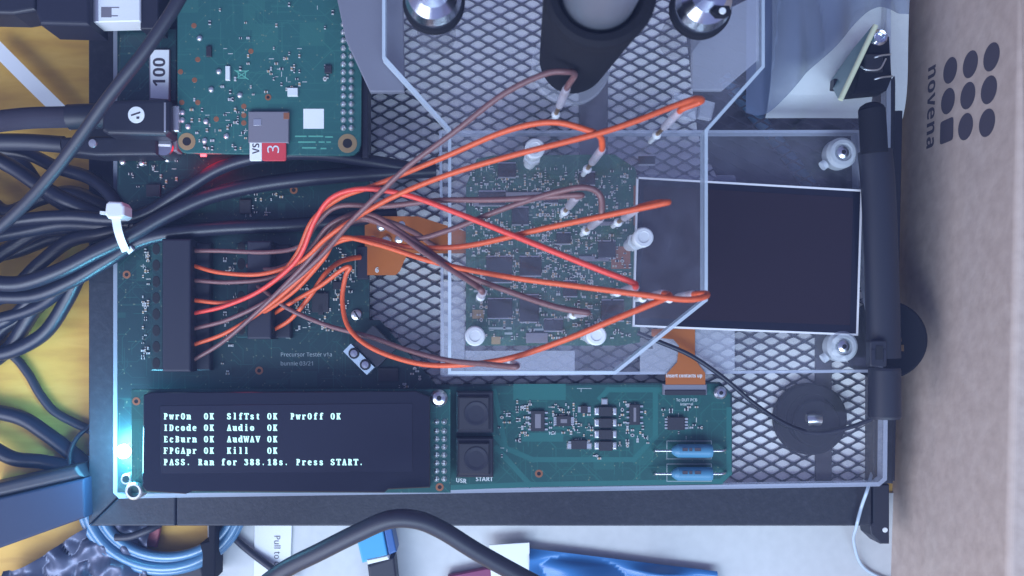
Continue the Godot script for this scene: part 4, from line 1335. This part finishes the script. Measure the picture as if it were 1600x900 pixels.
# ---------------------------------------------------------------- cables at the left
func cable(called: String, pts: Array, r: float, m_: Material, label: String, group := "black cables at the left") -> MeshInstance3D:
	var m := MB.new()
	var run := pts.duplicate()
	if run[0][0] <= -20:
		var p: Array = run[0]; var q: Array = run[1]
		for k in 4: run.push_front([p[0] - 60.0 * (k + 1), p[1] + (p[1] - q[1]) * 0.7 * (k + 1) * (1.0 - 0.18 * k), maxf(r, p[2] * (0.8 - 0.2 * k))])
	if run[-1][0] <= -20:
		var p: Array = run[-1]; var q: Array = run[-2]
		for k in 4: run.push_back([p[0] - 60.0 * (k + 1), p[1] + (p[1] - q[1]) * 0.7 * (k + 1) * (1.0 - 0.18 * k), maxf(r, p[2] * (0.8 - 0.2 * k))])
	if called == "thick_cable":
		run.push_front([315, 985, 40]); run.push_front([240, 1050, 24]); run.push_front([190, 1120, 8]); run.push_back([945, 975, 38]); run.push_back([1010, 1030, 22]); run.push_back([1060, 1090, 8])
	m.tube(path(run, 9), r, 14)
	var o := put(m, called, m_)
	tag(o, label, "cable", group)
	return o
func build_left_cables() -> void:
	var m: MB
	# steel USB plug with black body
	var t := thing("usb_plug", P(140, 10, 36), "silver plug with black grip in the top left corner", "plug")
	m = MB.new()
	m.prism(flat([[141, -60], [219, -60], [219, 33], [141, 35]], 44), 36, 44, 0.3)
	var sh := put(m, "metal_shell", M.white_plastic, t)
	block("latch_window", 158, 11, 174, 27, 44, 44.1, M.card_grey, sh, 0.0)
	block("shell_fold", 141, -50, 153, 34, 44, 44.3, M.tin, sh, 0.1)
	block("latch_line", 172, 11, 186, 12.5, 44, 44.08, M.card_grey, sh, 0.0)
	block("latch_line", 172, 24, 184, 25.5, 44, 44.08, M.card_grey, sh, 0.0)
	m = MB.new()
	m.prism(flat([[58, -60], [140, -60], [140, 40], [62, 38], [55, 20]], 47), 33, 47, 1.2)
	put(m, "grip", M.block_plastic, t)
	m = MB.new()
	m.prism(flat([[-70, -60], [56, -60], [56, 16], [20, 22], [-70, 20]], 45), 33, 45, 1.2)
	put(m, "strain_relief", M.black_plastic, t)
	block("socket_body", 219, -60, 247, 45, TB, 43, M.black_plastic, t, 0.3)
	# braided cable with black metal-tipped plug
	t = thing("braided_plug", P(205, 183, 34), "flat black plug with round white mark on a braided cable", "plug")
	m = MB.new()
	m.prism(flat([[160, 160], [168, 156], [258, 154], [265, 158], [266, 206], [258, 212], [168, 210], [158, 204]], 46), 36, 46, 1.4)
	put(m, "grip", M.black_plastic, t)
	block("bright_rim", 256, 160, 259, 206, 45.9, 46.2, M.tin, t, 0.05)
	block("metal_tip", 264, 165, 279, 205, 37, 43, M.tin, t, 0.3)
	round_part("white_mark", 213, 179.5, 46, [Vector2(2.55, 46.0), Vector2(2.5, 46.15), Vector2(0, 46.15)], M.white_plastic, t, 30)
	m = MB.new()
	strip(m, [206, 180], [218, 176], 0.5, 46.2); strip(m, [215, 184], [216, 184], 0.7, 46.2)
	put(m, "mark_lines", M.ink, t)
	m = MB.new()
	m.tube(path([[-30, 193, 42], [40, 185, 42], [100, 183, 42], [162, 182, 41]], 8), 3.3, 18)
	put(m, "braided_cable", M.braid, t)
	m = MB.new()
	m.tube(path([[108, 183, 42], [135, 182, 42], [166, 182, 41]], 5), 3.9, 18)
	put(m, "collar", M.black_plastic, t)
	# plain plug under it
	t = thing("black_plug", P(190, 226, 30), "plain black plug just below the white-marked plug", "plug")
	m = MB.new()
	m.prism(flat([[92, 214], [150, 212], [246, 212], [246, 243], [150, 244], [94, 238]], 39), 31, 39, 1.2)
	put(m, "grip", M.black_plastic, t)
	block("metal_tip", 240, 216, 277, 236, 32, 37, M.card_grey, t, 0.3)
	m = MB.new()
	m.tube(path([[-30, 222, 36], [40, 222, 36], [100, 226, 36]], 6), 2.7, 16)
	put(m, "cable", M.cable_matt, t)
	m = MB.new()
	m.lathe(P(145, 224, 39.0), [Vector2(1.4, 0), Vector2(1.2, 0.4), Vector2(0, 0.5)], 14)
	put(m, "screw_dot", M.tin, t)
	# white paper strip
	m = MB.new()
	m.grid(12, 2, func(u, v):
		var p := P(lerpf(-10, 118, u), lerpf(70, 196, u), 6.0)
		return p + Vector3(-2.6, 0, 2.6) * (v - 0.5) * 1.35 + Vector3(0, 1.5 * sin(u * 3.0), 0))
	tag(put(m, "paper_strip", M.white_plastic), "narrow white strip lying slantwise on the desk at upper left", "strip")
	# cables
	cable("diagonal_cable", [[296, -30, 66], [266, 22, 66], [222, 86, 64], [170, 152, 60], [120, 222, 54], [78, 276, 48], [30, 328, 40], [-20, 370, 34]], 1.85, M.cable_matt, "straight black cable slanting across from top to the left edge")
	var L := [
		[[[-30, 238, 30], [20, 262, 30], [62, 290, 30], [110, 316, 30], [160, 338, 30], [205, 350, 30]], 2.5, "black cable falling from upper left into the zip tie"],
		[[[-30, 232, 22], [40, 240, 22], [90, 262, 24], [140, 278, 26], [172, 304, 29], [196, 345, 31]], 2.2, "black cable passing behind the slanting one above the zip tie"],
		[[[-30, 352, 30], [40, 342, 31], [110, 338, 32], [180, 342, 33], [230, 332, 33], [285, 298, 35], [345, 262, 37], [410, 244, 38], [490, 240, 37], [580, 252, 33], [670, 268, 28]], 2.1, "topmost black cable running from the tie past the green computer"],
		[[[-30, 440, 34], [30, 443, 34], [90, 424, 35], [150, 394, 36], [205, 368, 36], [262, 336, 36], [330, 306, 36], [410, 288, 36], [500, 277, 35], [600, 270, 31], [680, 266, 28]], 2.5, "thick shiny black cable through the middle of the tie"],
		[[[-30, 462, 28], [50, 462, 29], [110, 440, 31], [165, 408, 33], [215, 378, 34], [270, 364, 35], [350, 356, 34], [450, 352, 33], [540, 344, 32], [620, 336, 30]], 2.3, "lowest black cable leaving the tie over the terminals"],
		[[[-30, 415, 14], [20, 385, 15], [60, 362, 17], [110, 356, 20], [165, 358, 26], [215, 350, 30]], 2.4, "black cable curving left just under the tie's level"],
		[[[-30, 480, 10], [20, 452, 12], [62, 412, 16], [110, 376, 22], [165, 364, 28], [220, 352, 29]], 2.3, "black cable rising steeply towards the zip tie"],
		[[[150, 388, 26], [112, 420, 20], [84, 462, 15], [42, 486, 11], [-30, 505, 8]], 2.1, "black cable looping below the thick shiny one"],
		[[[128, 420, 16], [104, 470, 12], [70, 520, 9], [20, 548, 7], [-30, 556, 6]], 2.5, "outermost black cable loop bulging over the bare desk"],
		[[[100, 430, 12], [64, 468, 9], [36, 512, 6], [14, 545, 4.5], [-30, 575, 4]], 2.6, "inner black cable loop dropping to the left edge"],
		[[[-30, 545, 3], [10, 510, 3], [50, 488, 3.4], [92, 452, 6], [120, 420, 10]], 2.2, "black cable lowest in the loops on the desk"],
		[[[-30, 515, 8], [15, 498, 9], [50, 466, 12], [80, 448, 16], [130, 412, 24]], 2.0, "black cable squeezed between the loops at the left"],
		[[[-30, 640, 4], [30, 652, 4], [70, 676, 4], [110, 706, 5], [150, 738, 8]], 2.7, "thick black cable on the desk left of the display"],
		[[[-30, 690, 6], [20, 716, 6], [70, 722, 6], [140, 738, 9]], 2.6, "black cable lying on top of the black power brick"],
		[[[-30, 300, 8], [10, 330, 10], [60, 312, 13], [110, 300, 16], [160, 318, 22], [215, 344, 27]], 2.3, "black cable humped upward behind the slanting straight one"],
		[[[-30, 372, 20], [40, 360, 22], [100, 350, 24], [160, 352, 27], [215, 354, 29]], 2.4, "black cable running level just below the tie's head"],
		[[[-30, 402, 5], [25, 392, 6], [80, 372, 9], [130, 366, 14], [190, 362, 22]], 2.5, "lowest black cable in the stack level with the tie"],
		[[[-30, 470, 18], [60, 452, 20], [120, 420, 24], [170, 390, 28], [220, 366, 29]], 2.4, "black cable tucked under the thick shiny one at the left"],
		[[[-30, 215, 14], [30, 250, 14], [70, 300, 15], [120, 330, 18], [175, 346, 24], [220, 352, 28]], 2.2, "black cable dropping from the plain plug into the bundle"],
	]
	for q in L:
		cable("black_cable", q[0], q[1], M.cable_black, q[2])
	cable("thin_cable", [[-10, 545, 2], [20, 556, 1.8], [44, 584, 1.8], [62, 615, 1.8], [84, 642, 1.8], [115, 660, 1.8], [150, 676, 2]], 1.55, M.cable_matt, "thinner black cable curving alone over the yellow desk")
	cable("thin_cable", [[150, 660, 6], [124, 680, 8], [110, 706, 9], [112, 735, 9], [130, 750, 9]], 0.8, M.cable_matt, "thin dark loop at the tray's edge near the lit lamp")
	# white zip tie
	t = thing("zip_tie", P(180, 350, 28), "white zip tie bundling the black cables at the tray's left", "zip tie")
	m = MB.new()
	m.prism(flat([[165, 318], [170, 314], [189, 315], [194, 322], [194, 336], [189, 341], [168, 341], [163, 334]], 45), 38.5, 45, 0.8)
	put(m, "head", M.nylon, t)
	m = MB.new()
	m.obox(P(162, 333, 41), Vector3(1.0, 0, 0.1), Vector3(0, 0.5, 0), Vector3(0, 0, 0.5))
	put(m, "tail_stub", M.nylon, t)
	m = MB.new()
	m.grid(6, 20, func(u, v):
		var y: float = lerpf(338, 393, v)
		var x: float = 181.0 + 3.0 * v + 13.0 * v * v
		return P(x + (u - 0.5) * 14.0 * (1.0 - 0.15 * v), y - (u - 0.5) * 4.0 * v, 42.5 - 6.0 * pow(v, 3.0)))
	put(m, "strap", M.nylon, t)
	m = MB.new()
	m.obox(P(204, 390, 35.5), Vector3(0.9, 0.5, -0.6), Vector3(0, 0.9, 0.3), Vector3(0.5, 0, 0.7))
	put(m, "strap_end", M.nylon, t)
	# black power brick at the lower left
	t = thing("power_brick", P(40, 800, 0), "flat black power brick lying at the lower left of the tray", "power supply")
	m = MB.new()
	m.prism(flat([[-60, 792], [131, 748], [133, 809], [-60, 878]], 26), 0.3, 26, 0.8)
	put(m, "lid_face", M.brick_side, t)
	m = MB.new()
	m.prism(flat([[-60, 768], [118, 728], [131, 746], [-60, 790]], 25), 0.3, 25, 1.5)
	put(m, "shoulder", M.brick_black, t)

# ---------------------------------------------------------------- things in front of the tray
func build_front() -> void:
	var m := MB.new()
	# silver bag
	var f := FastNoiseLite.new()
	f.seed = 9; f.frequency = 0.03; f.fractal_octaves = 2
	m.grid(70, 40, func(u, v):
		var x := lerpf(10, 235, u)
		var top := lerpf(890, 812, smoothstep(0.0, 0.75, u))
		var y := lerpf(top, 960.0, v)
		return P(x, y, 3.0) + Vector3(0, absf(f.get_noise_2d(x * 0.45, y * 0.45)) * 9.0 + f.get_noise_2d(x * 1.3, y * 1.0) * 0.5 + 0.8, 0))
	tag(put(m, "silver_bag", M.silver_bag), "crumpled silver bag below the black power brick", "bag")
	# blue coiled network cable
	m = MB.new()
	var t := thing("network_cable", P(265, 790, 0), "coil of shiny blue network cable in front of the tray", "cable")
	for k in 4:
		m = MB.new()
		var pts := PackedVector3Array()
		var c := P(262 + 3 * k, 770 + 4 * k, 0)
		for i in 41:
			var a := PI * 1.06 * i / 40.0 - 0.03 * PI
			pts.append(c + Vector3(cos(a) * (29.0 - 1.9 * k), 5.2 + 1.4 * (k % 2), sin(a) * (26.5 - 2.9 * k + (k % 2) * 0.6)))
		m.tube(pts, 1.75, 14)
		put(m, "turn", M.blue_cable_and_glint, t)
	m = MB.new()
	m.prism(flat([[325, 820], [337, 820], [336, 905], [315, 905], [316, 866], [312, 850], [326, 846]], 13), 3, 13, 0.6)
	tag(put(m, "cable_strap", M.rubber), "black strap tying the blue network cable coil", "strap")
	m = MB.new()
	m.prism(flat([[198, 884], [315, 884], [330, 960], [196, 960]], 4), 0.6, 4, 0.8)
	tag(put(m, "dark_case", M.brick_black), "dark flat case partly under the blue coil at bottom", "case")
	cable("thin_cable", [[180, 840, 10], [205, 838, 10], [232, 828, 10], [250, 818, 8]], 1.3, M.cable_matt, "short black cable crossing inside the blue coil", "")
	m = MB.new()
	m.prism(flat([[214, 818], [250, 826], [244, 856], [216, 852]], 3), 1.2, 3, 0.5)
	tag(put(m, "red_tag", mat("red_tag", 0.28, 0.06, 0.08, 0.5)), "dull red tag lying inside the blue cable coil", "tag")
	# thin black cable at the coil's right
	cable("thin_cable", [[355, 825, 3], [372, 846, 3], [398, 868, 3], [430, 892, 4], [460, 915, 5]], 1.25, M.cable_matt, "thin black cable leaving the blue coil over white paper", "")
	# thick black cable arching near the lens
	cable("thick_cable", [[380, 940, 48], [440, 893, 54], [500, 862, 60], [560, 832, 64], [608, 812, 66], [650, 812, 66], [690, 828, 64], [745, 862, 60], [810, 898, 54], [880, 935, 46]], 2.65, M.cable_matt, "thick black cable arching in front of the tray's bar", "")
	# label leaf
	t = thing("pull_label", P(428, 860, 1), "white leaf printed Pull to open beside the blue coil", "label")
	m = MB.new()
	m.prism(flat([[398, 815], [456, 815], [452, 940], [396, 940]], 1.8), 1.3, 1.8)
	put(m, "leaf", M.white_plastic, t)
	m = MB.new()
	m.text("Pull to open", P(433, 836, 1.9), Vector3(0, 0, 1), Vector3(1, 0, 0), 3.0, sans, 1.0)
	put(m, "lettering", M.ink, t)
	# blue plug
	t = thing("blue_plug", P(590, 860, 1), "blue plug with white band under the thick arching cable", "plug")
	m = MB.new()
	m.prism(flat([[556, 838], [598, 826], [606, 868], [566, 880]], 13), 2, 13, 0.6)
	put(m, "light_side", M.blue_body, t)
	m = MB.new()
	m.prism(flat([[599, 825], [612, 824], [620, 862], [607, 868]], 12.5), 2, 12.5, 0.6)
	put(m, "dark_side", M.blue_dark, t)
	m = MB.new()
	m.prism(flat([[573, 875], [606, 868], [608, 874], [575, 882]], 13.4), 3, 13.4, 0.3)
	put(m, "white_band", M.white_plastic, t)
	m = MB.new()
	m.prism(flat([[574, 884], [616, 870], [626, 960], [584, 960]], 11), 2, 11, 0.8)
	put(m, "black_grip", M.black_plastic, t)
	# white card, blue bag and magenta card
	m = MB.new()
	m.prism(flat([[764, 852], [827, 848], [829, 940], [770, 940]], 5), 4.4, 5)
	tag(put(m, "white_card", M.white_plastic), "small white card left of the blue bag", "card")
	m = MB.new()
	var g := FastNoiseLite.new()
	g.seed = 19; g.frequency = 0.012; g.fractal_octaves = 2
	m.grid(60, 24, func(u, v):
		var x := lerpf(826, 1120, u)
		var y := lerpf(lerpf(856, 892, u), 960.0, v)
		return P(x, y, 3.0) + Vector3(0, absf(g.get_noise_2d(x * 0.35, y * 0.8)) * 7.0 * minf(1.0, v * 6.0) + 0.6, 0))
	tag(put(m, "blue_bag", M.blue_bag), "glossy blue plastic bag at the bottom edge", "bag")
	m = MB.new()
	m.prism(flat([[700, 900], [760, 888], [826, 896], [826, 960], [690, 960]], 4), 1.2, 4, 0.4)
	tag(put(m, "magenta_card", M.magenta_card), "dark magenta card under the thick cable's right end", "card")
